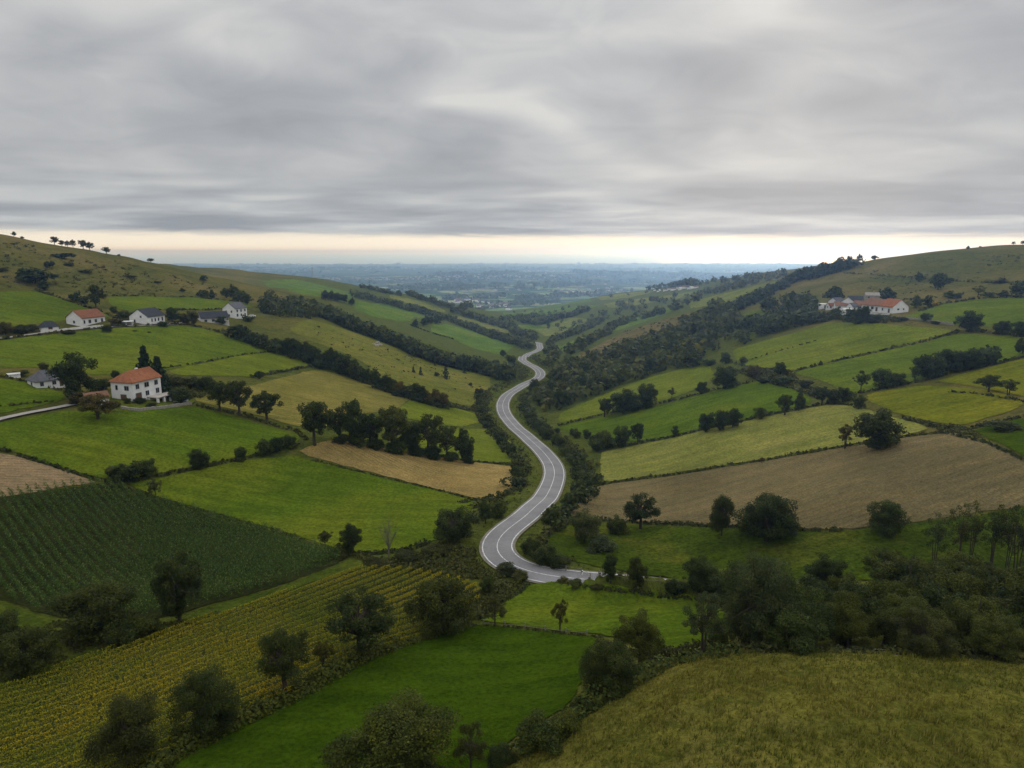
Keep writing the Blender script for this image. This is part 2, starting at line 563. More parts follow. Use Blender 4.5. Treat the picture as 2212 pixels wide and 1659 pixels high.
G_DEEP = grass_mat('lush grass', (0.038, 0.068, 0.004), (0.052, 0.076, 0.005), 0.03, 1.6)
G_MID = grass_mat('pasture grass', (0.070, 0.108, 0.008), (0.100, 0.122, 0.010), 0.025, 1.2)
G_UP = grass_mat('hill pasture grass', (0.084, 0.116, 0.011), (0.110, 0.126, 0.014), 0.02, 0.9, tuft=(0.075, 0.105, 0.012))
G_LITE = grass_mat('light mown grass', (0.115, 0.138, 0.014), (0.140, 0.148, 0.018), 0.03, 0.9, rows=(0.6, 2.5), rowamt=0.2, rowc=(0.09, 0.13, 0.012))
G_YEL = grass_mat('yellowing grass', (0.118, 0.128, 0.010), (0.150, 0.142, 0.013), 0.03, 1.0)
G_OLIVE = grass_mat('olive rough pasture', (0.118, 0.122, 0.020), (0.150, 0.136, 0.030), 0.02, 0.8, tuft=(0.07, 0.085, 0.016))
G_STUB = grass_mat('pale stubble', (0.175, 0.180, 0.040), (0.205, 0.192, 0.052), 0.03, 1.4, var=0.5, bumpd=0.5, tuft=(0.14, 0.155, 0.030))
G_FAR = grass_mat('far pasture grass', (0.082, 0.130, 0.018), (0.108, 0.142, 0.024), 0.015, 0.4)
G_FARY = grass_mat('far dry pasture', (0.125, 0.140, 0.028), (0.15, 0.148, 0.038), 0.015, 0.4)
G_WHEAT = grass_mat('ripe cereal', (0.290, 0.210, 0.075), (0.350, 0.250, 0.095), 0.035, 2.0, var=0.5, bumpd=0.5, rows=(-0.6, 1.6), rowamt=0.3, rowc=(0.18, 0.135, 0.042))
G_TAN = grass_mat('dry tan meadow', (0.165, 0.145, 0.034), (0.215, 0.170, 0.048), 0.03, 1.2, var=0.4, rows=(0.35, 3.0), rowamt=0.25, rowc=(0.13, 0.13, 0.03))
G_PLOUGH = grass_mat('tilled soil', (0.195, 0.156, 0.074), (0.232, 0.184, 0.090), 0.03, 2.6, var=0.65, bumpd=0.7, rows=(0.28, 1.5), rowamt=0.42, rowc=(0.140, 0.110, 0.048))
G_BROWN = grass_mat('cut stubble soil', (0.285, 0.205, 0.112), (0.32, 0.23, 0.13), 0.04, 2.2, var=0.4, rows=(0.5, 1.3), rowamt=0.25)
G_HEATH = grass_mat('brown heath', (0.115, 0.095, 0.036), (0.150, 0.115, 0.050), 0.02, 0.5, var=0.5, tuft=(0.06, 0.065, 0.018))
G_MEAD = grass_mat('long dry meadow', (0.128, 0.122, 0.022), (0.168, 0.148, 0.034), 0.08, 2.5, var=0.5, bumpd=0.5, tuft=(0.070, 0.080, 0.012))
G_SOILGREEN = grass_mat('weedy crop soil', (0.040, 0.048, 0.014), (0.05, 0.052, 0.016), 0.05, 2.0)
G_VERGE = grass_mat('rough verge grass', (0.085, 0.105, 0.014), (0.105, 0.112, 0.018), 0.06, 1.2, var=0.5, tuft=(0.055, 0.072, 0.012))

FL = []
def F_(*a, **k):
    FL.append(field(*a, **k)[1]); return FL[-1]
P_YELLOW = F_('crop_field', 'long strip of yellowing row crop at the bottom left', [(-110,1545),(0,1491),(295,1390),(442,1339),(569,1301),(674,1263),(777,1230),(862,1230),(925,1240),(1010,1258),(1040,1272),(1032,1310),(950,1375),(800,1425),(640,1495),(500,1560),(380,1640),(300,1720),(-110,1800)], G_SOILGREEN)
P_MAIZE = F_('crop_field', 'dark green maize field at the left edge of the valley floor', [(-90,1098),(0,1076),(118,1059),(227,1046),(337,1082),(463,1120),(590,1154),(752,1209),(590,1271),(463,1303),(380,1330),(250,1345),(110,1333),(0,1295),(-90,1262)], G_SOILGREEN)
F_('crop_field', 'small bare brown field above the maize at the left edge', [(-90,958),(0,980),(80,1001),(139,1019),(212,1041),(118,1057),(42,1070),(0,1074),(-90,1094)], G_BROWN)
F_('pasture', 'bright green pasture below the orange roofed farmhouse', [(-90,945),(8,912),(150,886),(250,893),(330,886),(417,878),(520,905),(600,928),(645,940),(652,955),(521,988),(434,1006),(295,1034),(225,1036),(139,1012),(60,987),(0,968),(-90,945)][:-1], G_MID)
F_('pasture', 'green pasture between the maize and the golden cereal', [(270,1047),(434,1015),(521,997),(640,984),(672,996),(840,1037),(967,1067),(1036,1084),(1010,1112),(990,1150),(925,1174),(819,1194),(760,1195),(590,1143),(463,1108),(337,1072)], G_MID)
F_('crop_field', 'golden cereal strip left of the road', [(640,977),(672,961),(724,951),(776,958),(880,980),(1019,998),(1110,1009),(1120,1022),(1105,1056),(1080,1076),(1038,1079),(967,1062),(840,1032),(700,994)], G_WHEAT)
F_('pasture', 'small light green field beside the road below the grove', [(880,960),(870,912),(1000,928),(1071,927),(1115,960),(1110,1003),(1019,995),(950,984)], G_LITE)
F_('pasture', 'pale green mown strip above the grove', [(850,888),(885,863),(967,878),(1028,893),(1040,915),(1000,924),(880,906)], G_LITE)
F_('pasture', 'tan hay field right of the orange roofed farmhouse', [(420,860),(470,845),(549,832),(677,799),(720,806),(794,830),(846,850),(888,864),(848,887),(800,892),(760,900),(700,925),(640,922),(590,906),(521,888),(420,868)], G_TAN)
F_('pasture', 'wide green pasture below the row of white houses', [(-90,748),(0,736),(87,726),(226,710),(382,703),(434,709),(493,726),(585,753),(660,776),(600,757),(521,767),(430,785),(360,800),(300,805),(208,812),(140,800),(87,794),(0,796),(-90,800)], G_UP)
F_('pasture', 'lighter wedge of pasture under the left tree belt', [(382,811),(360,802),(430,787),(521,769),(600,759),(677,781),(674,791),(610,803),(542,815),(480,812)], G_LITE)
F_('pasture', 'green paddock beside the grey roofed cottage', [(-90,815),(0,818),(69,829),(139,849),(142,866),(70,880),(0,894),(-90,912)], G_MID)
F_('pasture', 'green pasture under the brown hillside at the left edge', [(-90,648),(0,632),(76,628),(139,649),(191,666),(245,685),(200,691),(150,691),(100,698),(0,708),(-90,718)], G_UP)
F_('pasture', 'green pasture strip above the white houses', [(226,641),(312,641),(427,644),(538,655),(553,663),(430,669),(347,669),(295,674),(243,666)], G_UP)
F_('pasture', 'olive hillside pasture between the two dark tree belts', [(640,700),(672,690),(760,717),(840,746),(950,791),(1060,814),(1060,840),(1025,880),(980,871),(880,850),(810,825),(800,790),(750,765),(660,732),(620,712)], G_OLIVE)
F_('pasture', 'far green pasture above the long dark belt', [(765,649),(828,654),(925,683),(885,699),(860,694),(790,680),(762,668)], G_FAR)
F_('pasture', 'far green pasture left of the road bends', [(929,718),(925,704),(967,700),(1030,714),(1113,741),(1114,749),(1078,767),(1019,751),(985,733)], G_FAR)
F_('pasture', 'thin far pasture strip on the left ridge', [(977,687),(985,681),(1002,682),(1089,709),(1121,720),(1112,722),(1054,713)], G_FARY)
F_('pasture', 'far olive strip under the left ridge line', [(838,636),(870,641),(966,670),(962,676),(900,660),(840,646)], G_FARY)
F_('pasture', 'far green hollow on the second ridge', [(560,604),(640,603),(720,622),(770,636),(735,643),(660,640),(600,622)], G_FAR)
# right side
P_MEAD = F_('meadow', 'rough dry meadow filling the bottom right corner', [(1444,1433),(1507,1420),(1591,1411),(1739,1411),(1907,1416),(2076,1424),(2300,1440),(2440,1800),(1000,1800),(1093,1660),(1135,1622),(1220,1572),(1346,1500)], G_MEAD)
F_('pasture', 'deep green pasture in the bottom middle', [(260,1760),(379,1632),(463,1591),(590,1528),(674,1488),(760,1436),(853,1396),(988,1357),(1040,1350),(1106,1358),(1199,1371),(1300,1379),(1266,1415),(1258,1470),(1230,1525),(1130,1580),(1060,1640),(985,1760)], G_DEEP)
F_('pasture', 'bright green pasture below the sharp road bend', [(1032,1336),(1102,1295),(1140,1264),(1199,1258),(1300,1266),(1440,1282),(1500,1288),(1565,1322),(1565,1370),(1480,1400),(1420,1404),(1300,1371),(1199,1363),(1106,1350),(1040,1342)], G_MID)
F_('pasture', 'green meadow between the road and the tilled field', [(1176,1164),(1235,1124),(1300,1136),(1444,1139),(1591,1144),(1815,1152),(1992,1132),(2212,1099),(2330,1085),(2330,1250),(2000,1258),(1780,1255),(1600,1254),(1480,1252),(1400,1244),(1304,1228),(1225,1210),(1180,1188)], grass_mat('shaded rough meadow', (0.044, 0.066, 0.006), (0.080, 0.084, 0.011), 0.05, 1.2, var=0.6, tuft=(0.030, 0.046, 0.006)))  # rough grass of a darker, more mottled green than the pastures around
F_('crop_field', 'large brown tilled field on the right', [(1224,1115),(1255,1080),(1291,1049),(1444,1030),(1640,999),(1826,967),(1960,946),(2034,937),(2069,936),(2130,958),(2212,995),(2330,1040),(2330,1078),(2212,1093),(1992,1126),(1815,1146),(1700,1143),(1591,1138),(1444,1132),(1300,1124)], G_PLOUGH)
F_('crop_field', 'pale yellow stubble field above the tilled one', [(1297,976),(1370,963),(1444,949),(1552,923),(1652,902),(1791,874),(1861,880),(1900,896),(1951,906),(2010,926),(1960,940),(1826,962),(1640,994),(1444,1024),(1297,1043)], G_STUB)
F_('pasture', 'yellow green domed field on the right', [(1866,853),(1930,840),(1999,833),(2104,840),(2160,850),(2212,866),(2212,879),(2156,896),(2086,920),(2034,916),(1947,896),(1880,869)], G_YEL)
F_('pasture', 'green corner field at the right edge', [(2097,932),(2138,918),(2212,904),(2330,885),(2330,1030),(2212,985),(2140,950)], G_DEEP)
F_('pasture', 'bright green field above the pale stubble', [(1200,925),(1300,901),(1444,874),(1550,843),(1640,824),(1715,841),(1762,868),(1652,896),(1552,917),(1444,943),(1380,955),(1310,952),(1240,940)], G_MID)
F_('pasture', 'light green strip at the foot of the wood', [(1207,893),(1321,846),(1400,816),(1480,796),(1535,789),(1545,815),(1500,843),(1444,863),(1300,893),(1203,916)], G_LITE)
F_('pasture', 'smooth green field below the right hand farm', [(1580,756),(1722,718),(1791,697),(1861,697),(2050,712),(2060,716),(1965,744),(1791,782),(1708,803),(1611,792),(1585,775)], G_LITE)
F_('pasture', 'green field under the straight hedge on the right', [(1710,807),(1826,777),(1970,746),(2069,721),(2212,729),(2330,735),(2330,750),(2212,768),(2156,786),(1999,819),(1861,847),(1836,855),(1791,827)], G_UP)
F_('pasture', 'yellowish field around the twin trees at the right edge', [(2020,824),(2159,788),(2212,776),(2330,755),(2330,880),(2212,858),(2114,836)], G_YEL)
F_('pasture', 'green field right of the orange roofed farm', [(1962,681),(2034,658),(2120,647),(2212,643),(2330,640),(2330,722),(2212,711),(2069,702),(1935,689)], G_UP)
F_('pasture', 'small green clearing in the wood', [(1583,688),(1638,668),(1679,675),(1677,688),(1631,705)], G_UP)
F_('pasture', 'olive slope before the second right ridge', [(1479,655),(1565,634),(1706,601),(1694,613),(1618,634),(1565,657),(1500,668)], G_FARY)
F_('pasture', 'distant golden field with scattered bushes', [(1150,712),(1180,700),(1230,686),(1276,688),(1276,702),(1193,726),(1172,720)], G_FARY)
F_('pasture', 'distant green field on the right valley side', [(1082,678),(1190,666),(1279,657),(1302,660),(1200,681),(1090,690)], G_FAR)
F_('pasture', 'distant olive field near the far houses', [(1279,644),(1350,633),(1418,626),(1401,636),(1300,650)], G_FARY)
F_('pasture', 'pale far pasture high on the right valley shoulder', [(1300,656),(1420,641),(1500,629),(1492,641),(1400,655),(1312,668)], G_FARY)
F_('pasture', 'thin pale pasture on the far right spur', [(1120,669),(1200,656),(1275,646),(1282,652),(1190,664)], G_FAR)
F_('pasture', 'small far pasture above the golden one', [(1104,700),(1160,704),(1200,695),(1240,686),(1215,700),(1160,713),(1122,711)], G_FAR)
F_('pasture', 'narrow green strip on the right valley side', [(1200,750),(1335,699),(1440,666),(1475,658),(1440,679),(1340,712),(1212,760)], G_FAR)
F_('heath', 'brown heathy strip on the right valley side', [(1224,781),(1280,752),(1349,717),(1440,689),(1500,672),(1490,690),(1420,722),(1332,758),(1240,783)], G_HEATH)
F_('verge', 'green grass strip between the maize and the yellow crop', [(756,1211),(830,1206),(890,1216),(862,1227),(777,1227),(674,1260),(569,1298),(442,1336),(295,1387),(0,1488),(-110,1542),(-110,1268),(0,1299),(110,1337),(250,1349),(380,1334),(463,1307),(590,1275)], grass_mat('rough green strip', (0.056, 0.076, 0.010), (0.085, 0.092, 0.016), 0.05, 1.2, var=0.5, tuft=(0.04, 0.056, 0.010)))
F_('yard', 'grassy garden around the orange roofed farmhouse', [(190,858),(300,848),(372,842),(418,856),(420,875),(330,884),(250,891),(175,884),(160,874)], G_VERGE)

# ------------------------------------------------------------------ the ground sheet
rr = [0.0, 8, 16, 24]
r_ = 30.0
while r_ < 20000:
    rr.append(r_)
    r_ *= 1.013 if r_ < 2600 else 1.03
rr = np.array(rr)
tt = np.concatenate([np.linspace(-180, -52, 44)[:-1], np.linspace(-52, 52, 392), np.linspace(52, 180, 44)[1:]])
tt = np.radians(tt)
TT, RR = np.meshgrid(tt, rr)
gx, gy = RR * np.sin(TT), RR * np.cos(TT)
gz = h(gx, gy)
flat = np.c_[gx.ravel(), gy.ravel()]
infield = np.zeros(len(flat), bool)
for B in FIELD_POLYS:
    lo, hi = B.min(0), B.max(0)
    m = np.nonzero((flat[:, 0] > lo[0]) & (flat[:, 0] < hi[0]) & (flat[:, 1] > lo[1]) & (flat[:, 1] < hi[1]))[0]
    if len(m):
        k = m[inside(flat[m, 0], flat[m, 1], B)]
        for q in range(0, len(k), 4000):
            kk = k[q:q + 4000]
            d = np.sqrt(((flat[kk, None, :] - B[None]) ** 2).sum(2).min(1))
            infield[kk[d > 0.02 * np.hypot(flat[kk, 0], flat[kk, 1])]] = True
d2r = np.full(len(flat), 1e9)
m = np.nonzero((np.abs(flat[:, 0]) < 260) & (flat[:, 1] > 80) & (flat[:, 1] < 1100))[0]
for i in range(0, len(m), 8000):
    k = m[i:i + 8000]
    d2r[k] = ((flat[k, None, :] - ROADP[None, :, :2]) ** 2).sum(2).min(1)
gzf = gz.ravel()
gzf[infield & (d2r > 36)] -= 0.5
gzf[d2r < 25] -= 0.18
V = np.c_[flat, gzf]
nr, ntt = RR.shape
i, j = np.meshgrid(np.arange(nr - 1), np.arange(ntt - 1), indexing='ij')
a = (i * ntt + j).ravel()
Fc = np.c_[a, a + ntt, a + ntt + 1, a + 1][:, ::-1]
M_GROUND, nt, bs = new_mat('rough hill grass and plain')
co = objco(nt)
b1 = noise(nt, co, 0.012, 6, 0.62, 0.8)
near = ramp(nt, b1, [(0.32, (0.056, 0.066, 0.014)), (0.46, (0.090, 0.086, 0.020)), (0.58, (0.122, 0.102, 0.030)), (0.72, (0.150, 0.116, 0.042))])
b2 = noise(nt, co, 0.16, 6, 0.72, 1.2)
near = mixc(nt, 0.9, near, ramp(nt, b2, [(0.3, (0.52, 0.56, 0.50)), (0.48, (1, 1, 1)), (0.68, (1.3, 1.22, 1.2))]), 'MULTIPLY')
b3 = noise(nt, co, 0.9, 5, 0.7)
near = mixc(nt, 0.9, near, ramp(nt, b3, [(0.3, (0.65,) * 3), (0.5, (1, 1, 1)), (0.7, (1.35,) * 3)]), 'MULTIPLY')
# the plain far below: fields, woods and settlements in patches
mp = nt.nodes.new('ShaderNodeMapping'); mp.inputs['Scale'].default_value = (0.0016, 0.0030, 0.001)
nt.links.new(co, mp.inputs['Vector'])
vo = nt.nodes.new('ShaderNodeTexVoronoi'); vo.inputs['Scale'].default_value = 3.2
nt.links.new(mp.outputs[0], vo.inputs['Vector'])
sx = nt.nodes.new('ShaderNodeSeparateColor'); nt.links.new(vo.outputs['Color'], sx.inputs[0])
patch = ramp(nt, sx.outputs[0], [(0.0, (0.035, 0.060, 0.020)), (0.35, (0.045, 0.075, 0.022)), (0.42, (0.13, 0.19, 0.06)), (0.7, (0.18, 0.22, 0.08)), (0.85, (0.30, 0.28, 0.14)), (1.0, (0.33, 0.33, 0.18))], 'CONSTANT')
wd = noise(nt, mp.outputs[0], 2.2, 7, 0.72, 0.5)
spy = nt.nodes.new('ShaderNodeSeparateXYZ'); nt.links.new(co, spy.inputs[0])
fy = nt.nodes.new('ShaderNodeMapRange'); fy.inputs['From Min'].default_value = 3700; fy.inputs['From Max'].default_value = 4900; fy.inputs['To Max'].default_value = 0.13
nt.links.new(spy.outputs['Y'], fy.inputs['Value'])
wd = math_(nt, 'ADD', wd, fy.outputs[0])
patch = mixc(nt, ramp(nt, wd, [(0.52, (0, 0, 0)), (0.60, (1, 1, 1))]), patch, (0.028, 0.042, 0.022))
bl = noise(nt, mp.outputs[0], 60, 3, 0.6)
bz = noise(nt, mp.outputs[0], 1.1, 4, 0.6)
town = math_(nt, 'MULTIPLY', ramp(nt, bl, [(0.60, (0, 0, 0)), (0.64, (1, 1, 1))]), ramp(nt, bz, [(0.52, (0, 0, 0)), (0.60, (1, 1, 1))]))
patch = mixc(nt, town, patch, (0.30, 0.28, 0.26))
sp_ = nt.nodes.new('ShaderNodeSeparateXYZ'); nt.links.new(co, sp_.inputs[0])
far = nt.nodes.new('ShaderNodeMapRange'); far.inputs['From Min'].default_value = -150; far.inputs['From Max'].default_value = -195
nt.links.new(sp_.outputs['Z'], far.inputs['Value'])
lush = nt.nodes.new('ShaderNodeMapRange'); lush.inputs['From Min'].default_value = -40; lush.inputs['From Max'].default_value = -58
nt.links.new(sp_.outputs['Z'], lush.inputs['Value'])
vg = ramp(nt, b2, [(0.32, (0.040, 0.056, 0.012)), (0.5, (0.070, 0.090, 0.014)), (0.68, (0.098, 0.104, 0.022))])
vg = mixc(nt, 0.9, vg, ramp(nt, b3, [(0.3, (0.6,) * 3), (0.5, (1, 1, 1)), (0.7, (1.35,) * 3)]), 'MULTIPLY')
near = mixc(nt, math_(nt, 'MULTIPLY', lush.outputs[0], 0.85), near, vg)
col = mixc(nt, far.outputs[0], near, patch)
nt.links.new(col, bs.inputs['Base Color'])
bump(nt, bs, math_(nt, 'ADD', b3, math_(nt, 'MULTIPLY', b2, 3.0)), 0.6)
ground = link(bpy.data.objects.new('ground', mesh_np('ground', V, Fc, [M_GROUND], smooth=True)))
tag(ground, 'olive rough grass of the valley sides and the plain far below', 'ground', kind='structure')

# ------------------------------------------------------------------ sea
M_SEA, nt, bs = new_mat('grey sea water')
bs.inputs['Base Color'].default_value = (0.24, 0.30, 0.32, 1)
bs.inputs['Roughness'].default_value = 0.36
bs.inputs['Specular IOR Level'].default_value = 0.5
xs = np.linspace(-70000, 70000, 60); ys = np.geomspace(12500, 66000, 40)
X, Y = np.meshgrid(xs, ys)
i, j = np.meshgrid(np.arange(39), np.arange(59), indexing='ij')
a = (i * 60 + j).ravel()
sea = link(bpy.data.objects.new('sea', mesh_np('sea', np.c_[X.ravel(), Y.ravel(), np.full(X.size, SEA)], np.c_[a, a + 1, a + 61, a + 60], [M_SEA], smooth=True)))
tag(sea, 'pale grey sea along the whole horizon', 'sea', kind='structure')

# ------------------------------------------------------------------ air
def closed_box(x0, x1, y0, y1, z0, z1):
    return MB().box(x0, x1, y0, y1, z0, z1)
M_HAZE = bpy.data.materials.new('thin haze'); M_HAZE.use_nodes = True
nt = M_HAZE.node_tree
nt.nodes.remove(nt.nodes['Principled BSDF'])
pv = nt.nodes.new('ShaderNodeVolumePrincipled')
pv.inputs['Color'].default_value = (0.34, 0.56, 1.0, 1)
pv.inputs['Absorption Color'].default_value = (1, 1, 1, 1)
pv.inputs['Density'].default_value = HAZE_D
pv.inputs['Anisotropy'].default_value = 0.7
nt.links.new(pv.outputs[0], nt.nodes['Material Output'].inputs['Volume'])
haze = closed_box(-76000, 76000, -21000, 70000, -330, 48).build('haze', M_HAZE)
tag(haze, 'thin blue haze lying over valley, plain and sea', 'haze', kind='stuff')

# ------------------------------------------------------------------ sky and sun
SUN_EL, SUN_AZ = R(15), R(21)
w = bpy.data.worlds.new('World'); SC.world = w
w.use_nodes = True
nt = w.node_tree
bg = nt.nodes['Background']
bg.inputs['Strength'].default_value = 0.1
sky = nt.nodes.new('ShaderNodeTexSky')
sky.sky_type = 'NISHITA'; sky.sun_disc = False
sky.sun_elevation = SUN_EL; sky.sun_rotation = SUN_AZ
gco = nt.nodes.new('ShaderNodeTexCoord').outputs['Generated']
sep = nt.nodes.new('ShaderNodeSeparateXYZ'); nt.links.new(gco, sep.inputs[0])
zz = math_(nt, 'MAXIMUM', sep.outputs['Z'], 0.0)
den = math_(nt, 'ADD', zz, 0.075)
cmb = nt.nodes.new('ShaderNodeCombineXYZ')
nt.links.new(math_(nt, 'DIVIDE', sep.outputs['X'], den), cmb.inputs[0])
nt.links.new(math_(nt, 'DIVIDE', sep.outputs['Y'], den), cmb.inputs[1])
mpc = nt.nodes.new('ShaderNodeMapping')
mpc.inputs['Rotation'].default_value = (0, 0, R(-14)); mpc.inputs['Scale'].default_value = (0.72, 1.0, 1); mpc.inputs['Location'].default_value = SKY_OFF
nt.links.new(cmb.outputs[0], mpc.inputs['Vector'])
den2 = math_(nt, 'ADD', zz, 0.24)
cm2 = nt.nodes.new('ShaderNodeCombineXYZ')
nt.links.new(math_(nt, 'DIVIDE', sep.outputs['X'], den2), cm2.inputs[0])
nt.links.new(math_(nt, 'DIVIDE', sep.outputs['Y'], den2), cm2.inputs[1])
mp2 = nt.nodes.new('ShaderNodeMapping')
mp2.inputs['Rotation'].default_value = (0, 0, R(-20)); mp2.inputs['Scale'].default_value = (0.85, 1.0, 1); mp2.inputs['Location'].default_value = SKY_OFF2
nt.links.new(cm2.outputs[0], mp2.inputs['Vector'])
u1 = noise(nt, mp2.outputs[0], 1.25, 2.0, 0.45, 0.7)
u2 = noise(nt, mp2.outputs[0], 3.6, 5.0, 0.55, 0.8)
up = math_(nt, 'ADD', math_(nt, 'MULTIPLY', u1, 0.76), math_(nt, 'MULTIPLY', u2, 0.24))
c1 = noise(nt, mpc.outputs[0], 0.62, 2.0, 0.4, 0.6)
c2 = noise(nt, mpc.outputs[0], 1.7, 4.0, 0.5, 0.7)
lo_ = math_(nt, 'ADD', math_(nt, 'MULTIPLY', c1, 0.72), math_(nt, 'MULTIPLY', c2, 0.28))
bw = nt.nodes.new('ShaderNodeMapRange'); bw.interpolation_type = 'SMOOTHSTEP'
bw.inputs['From Min'].default_value = 0.04; bw.inputs['From Max'].default_value = 0.17
nt.links.new(zz, bw.inputs['Value'])
mf = nt.nodes.new('ShaderNodeMix'); mf.data_type = 'FLOAT'
nt.links.new(bw.outputs[0], mf.inputs[0]); nt.links.new(lo_, mf.inputs[2]); nt.links.new(up, mf.inputs[3])
cl = mf.outputs[0]
cloud = ramp(nt, cl, [(0.36, (0.335, 0.348, 0.372)), (0.45, (0.41, 0.420, 0.442)), (0.53, (0.505, 0.512, 0.522)), (0.64, (0.67, 0.665, 0.645))])
# an overcast sky is brightest overhead
ov = nt.nodes.new('ShaderNodeMapRange'); ov.interpolation_type = 'SMOOTHSTEP'
ov.inputs['From Min'].default_value = 0.26; ov.inputs['From Max'].default_value = 0.85
ov.inputs['To Min'].default_value = 1.0; ov.inputs['To Max'].default_value = 3.0
nt.links.new(zz, ov.inputs['Value'])
cmo = nt.nodes.new('ShaderNodeCombineXYZ')
for k_ in range(3): nt.links.new(ov.outputs[0], cmo.inputs[k_])
cloud = mixc(nt, 1.0, cloud, cmo.outputs[0], 'MULTIPLY')
# lower banks are bluer and a little darker
low = nt.nodes.new('ShaderNodeMapRange'); low.interpolation_type = 'SMOOTHSTEP'
low.inputs['From Min'].default_value = 0.12; low.inputs['From Max'].default_value = 0.02
nt.links.new(zz, low.inputs['Value'])
cloud = mixc(nt, math_(nt, 'MULTIPLY', low.outputs[0], 0.8), cloud, mixc(nt, 1.0, cloud, (0.82, 0.87, 0.93), 'MULTIPLY'))
# the clear bright strip under the cloud edge
edge = math_(nt, 'ADD', zz, math_(nt, 'MULTIPLY', sep.outputs['X'], 0.0055))
edge = math_(nt, 'ADD', edge, math_(nt, 'MULTIPLY', math_(nt, 'SUBTRACT', c2, 0.5), 0.012))
st = nt.nodes.new('ShaderNodeMapRange'); st.interpolation_type = 'SMOOTHSTEP'
st.inputs['From Min'].default_value = 0.0275; st.inputs['From Max'].default_value = 0.0150
nt.links.new(edge, st.inputs['Value'])
ax = nt.nodes.new('ShaderNodeMapRange')
ax.inputs['From Min'].default_value = 0.55; ax.inputs['From Max'].default_value = 0.0
nt.links.new(math_(nt, 'ABSOLUTE', math_(nt, 'SUBTRACT', sep.outputs['X'], 0.27)), ax.inputs['Value'])
warm = mixc(nt, ax.outputs[0], (0.96, 0.87, 0.73), (1.10, 0.96, 0.72))
lowz = nt.nodes.new('ShaderNodeMapRange')
lowz.inputs['From Min'].default_value = 0.022; lowz.inputs['From Max'].default_value = 0.0
nt.links.new(zz, lowz.inputs['Value'])
warm = mixc(nt, lowz.outputs[0], warm, (1.08, 1.00, 0.86))
allc = mixc(nt, st.outputs[0], cloud, warm)
allc = mixc(nt, 1.0, allc, (10, 10, 10), 'MULTIPLY')
fin = mixc(nt, 0.97, sky.outputs[0], allc)
nt.links.new(fin, bg.inputs['Color'])

sl = bpy.data.lights.new('sun', 'SUN')
sl.energy = 1.05; sl.angle = R(15); sl.color = (1.0, 0.93, 0.83)
so = link(bpy.data.objects.new('sun', sl))
so.rotation_euler = (R(90) - SUN_EL, 0, R(180) - SUN_AZ)

SC.view_settings.view_transform = 'Standard'
SC.view_settings.look = 'None'
SC.view_settings.exposure = 0.0
SC.view_settings.gamma = 1.0
SC.view_settings.use_curve_mapping = False
SC.render.engine = 'CYCLES'
cy = SC.cycles
cy.max_bounces = 5; cy.diffuse_bounces = 2; cy.glossy_bounces = 2; cy.transmission_bounces = 2; cy.volume_bounces = 2; cy.transparent_max_bounces = 6
cy.use_denoising = True
cy.use_adaptive_sampling = True
cy.adaptive_threshold = 0.01
cy.caustics_reflective = False; cy.caustics_refractive = False
# ------------------------------------------------------------------ foliage meshes
LEAF = {
 'dark': leaf_mat('dark broadleaf foliage', (0.0361, 0.0537, 0.0129)),
 'green': leaf_mat('green broadleaf foliage', (0.0511, 0.0726, 0.0154)),
 'brown': leaf_mat('brownish autumn foliage', (0.0755, 0.0681, 0.0183)),
 'grey': leaf_mat('grey green willow foliage', (0.0684, 0.0870, 0.0314)),
 'pine': leaf_mat('blue green conifer needles', (0.0221, 0.0401, 0.0166), 0.4, (1.1, 1.05, 1.0), 0.08),
 'hedge': leaf_mat('hedge foliage', (0.0390, 0.0488, 0.0134), 0.55),
 'olive': leaf_mat('olive scrub foliage', (0.0561, 0.0659, 0.0159), 0.5),
 'yellow': leaf_mat('yellow flowering shrub', (0.2926, 0.2345, 0.0183), 0.5),
}
LEAF['mass'] = leaf_mat('mixed woodland foliage', (0.0537, 0.0708, 0.0207), clump=0.09)
LEAF['massdark'] = leaf_mat('dark undergrowth foliage', (0.0439, 0.0586, 0.0171), clump=0.14)
BARK = plain_mat('grey brown bark', (0.055, 0.045, 0.035), 0.35, 6.0, 0.95, 0.05)
TWIG = plain_mat('bare grey twigs', (0.13, 0.115, 0.095), 0.25, 6.0, 0.95, 0.05)

def leaves(rg, C, rad, n, size, outward=0.75, shell=0.55, flat=1.0, droop=0.0):
    """n leaf clumps spread through ellipsoids C (m,3) with radii rad (m,3); returns vertices and quads"""
    C = np.asarray(C, float); rad = np.asarray(rad, float)
    vol = (rad.prod(1)) ** (2 / 3)
    k = rg.choice(len(C), n, p=vol / vol.sum())
    d = rg.normal(size=(n, 3)); d /= np.linalg.norm(d, axis=1)[:, None]
    rr_ = shell + (1 - shell) * rg.random(n) ** 0.6
    rr_ *= rg.uniform(0.86, 1.12, n)
    p = C[k] + d * rad[k] * rr_[:, None]
    nn = d * outward + rg.normal(size=(n, 3)) * 0.55
    nn[:, 2] += 0.25
    nn /= np.linalg.norm(nn, axis=1)[:, None]
    t = np.cross(nn, rg.normal(size=(n, 3))); t /= np.linalg.norm(t, axis=1)[:, None] + 1e-9
    if droop:
        t[:, 2] -= droop; t /= np.linalg.norm(t, axis=1)[:, None]
    b = np.cross(nn, t)
    s = size * rg.uniform(0.55, 1.4, n)[:, None]
    a = s * rg.uniform(0.45, 0.8, n)[:, None]
    fold = nn * s * rg.uniform(-.25, .25, n)[:, None]
    q = np.stack([p + t * s, p + b * a + fold, p - t * s * 0.9, p - b * a + fold], 1)
    return q.reshape(-1, 3), np.arange(n * 4).reshape(n, 4)

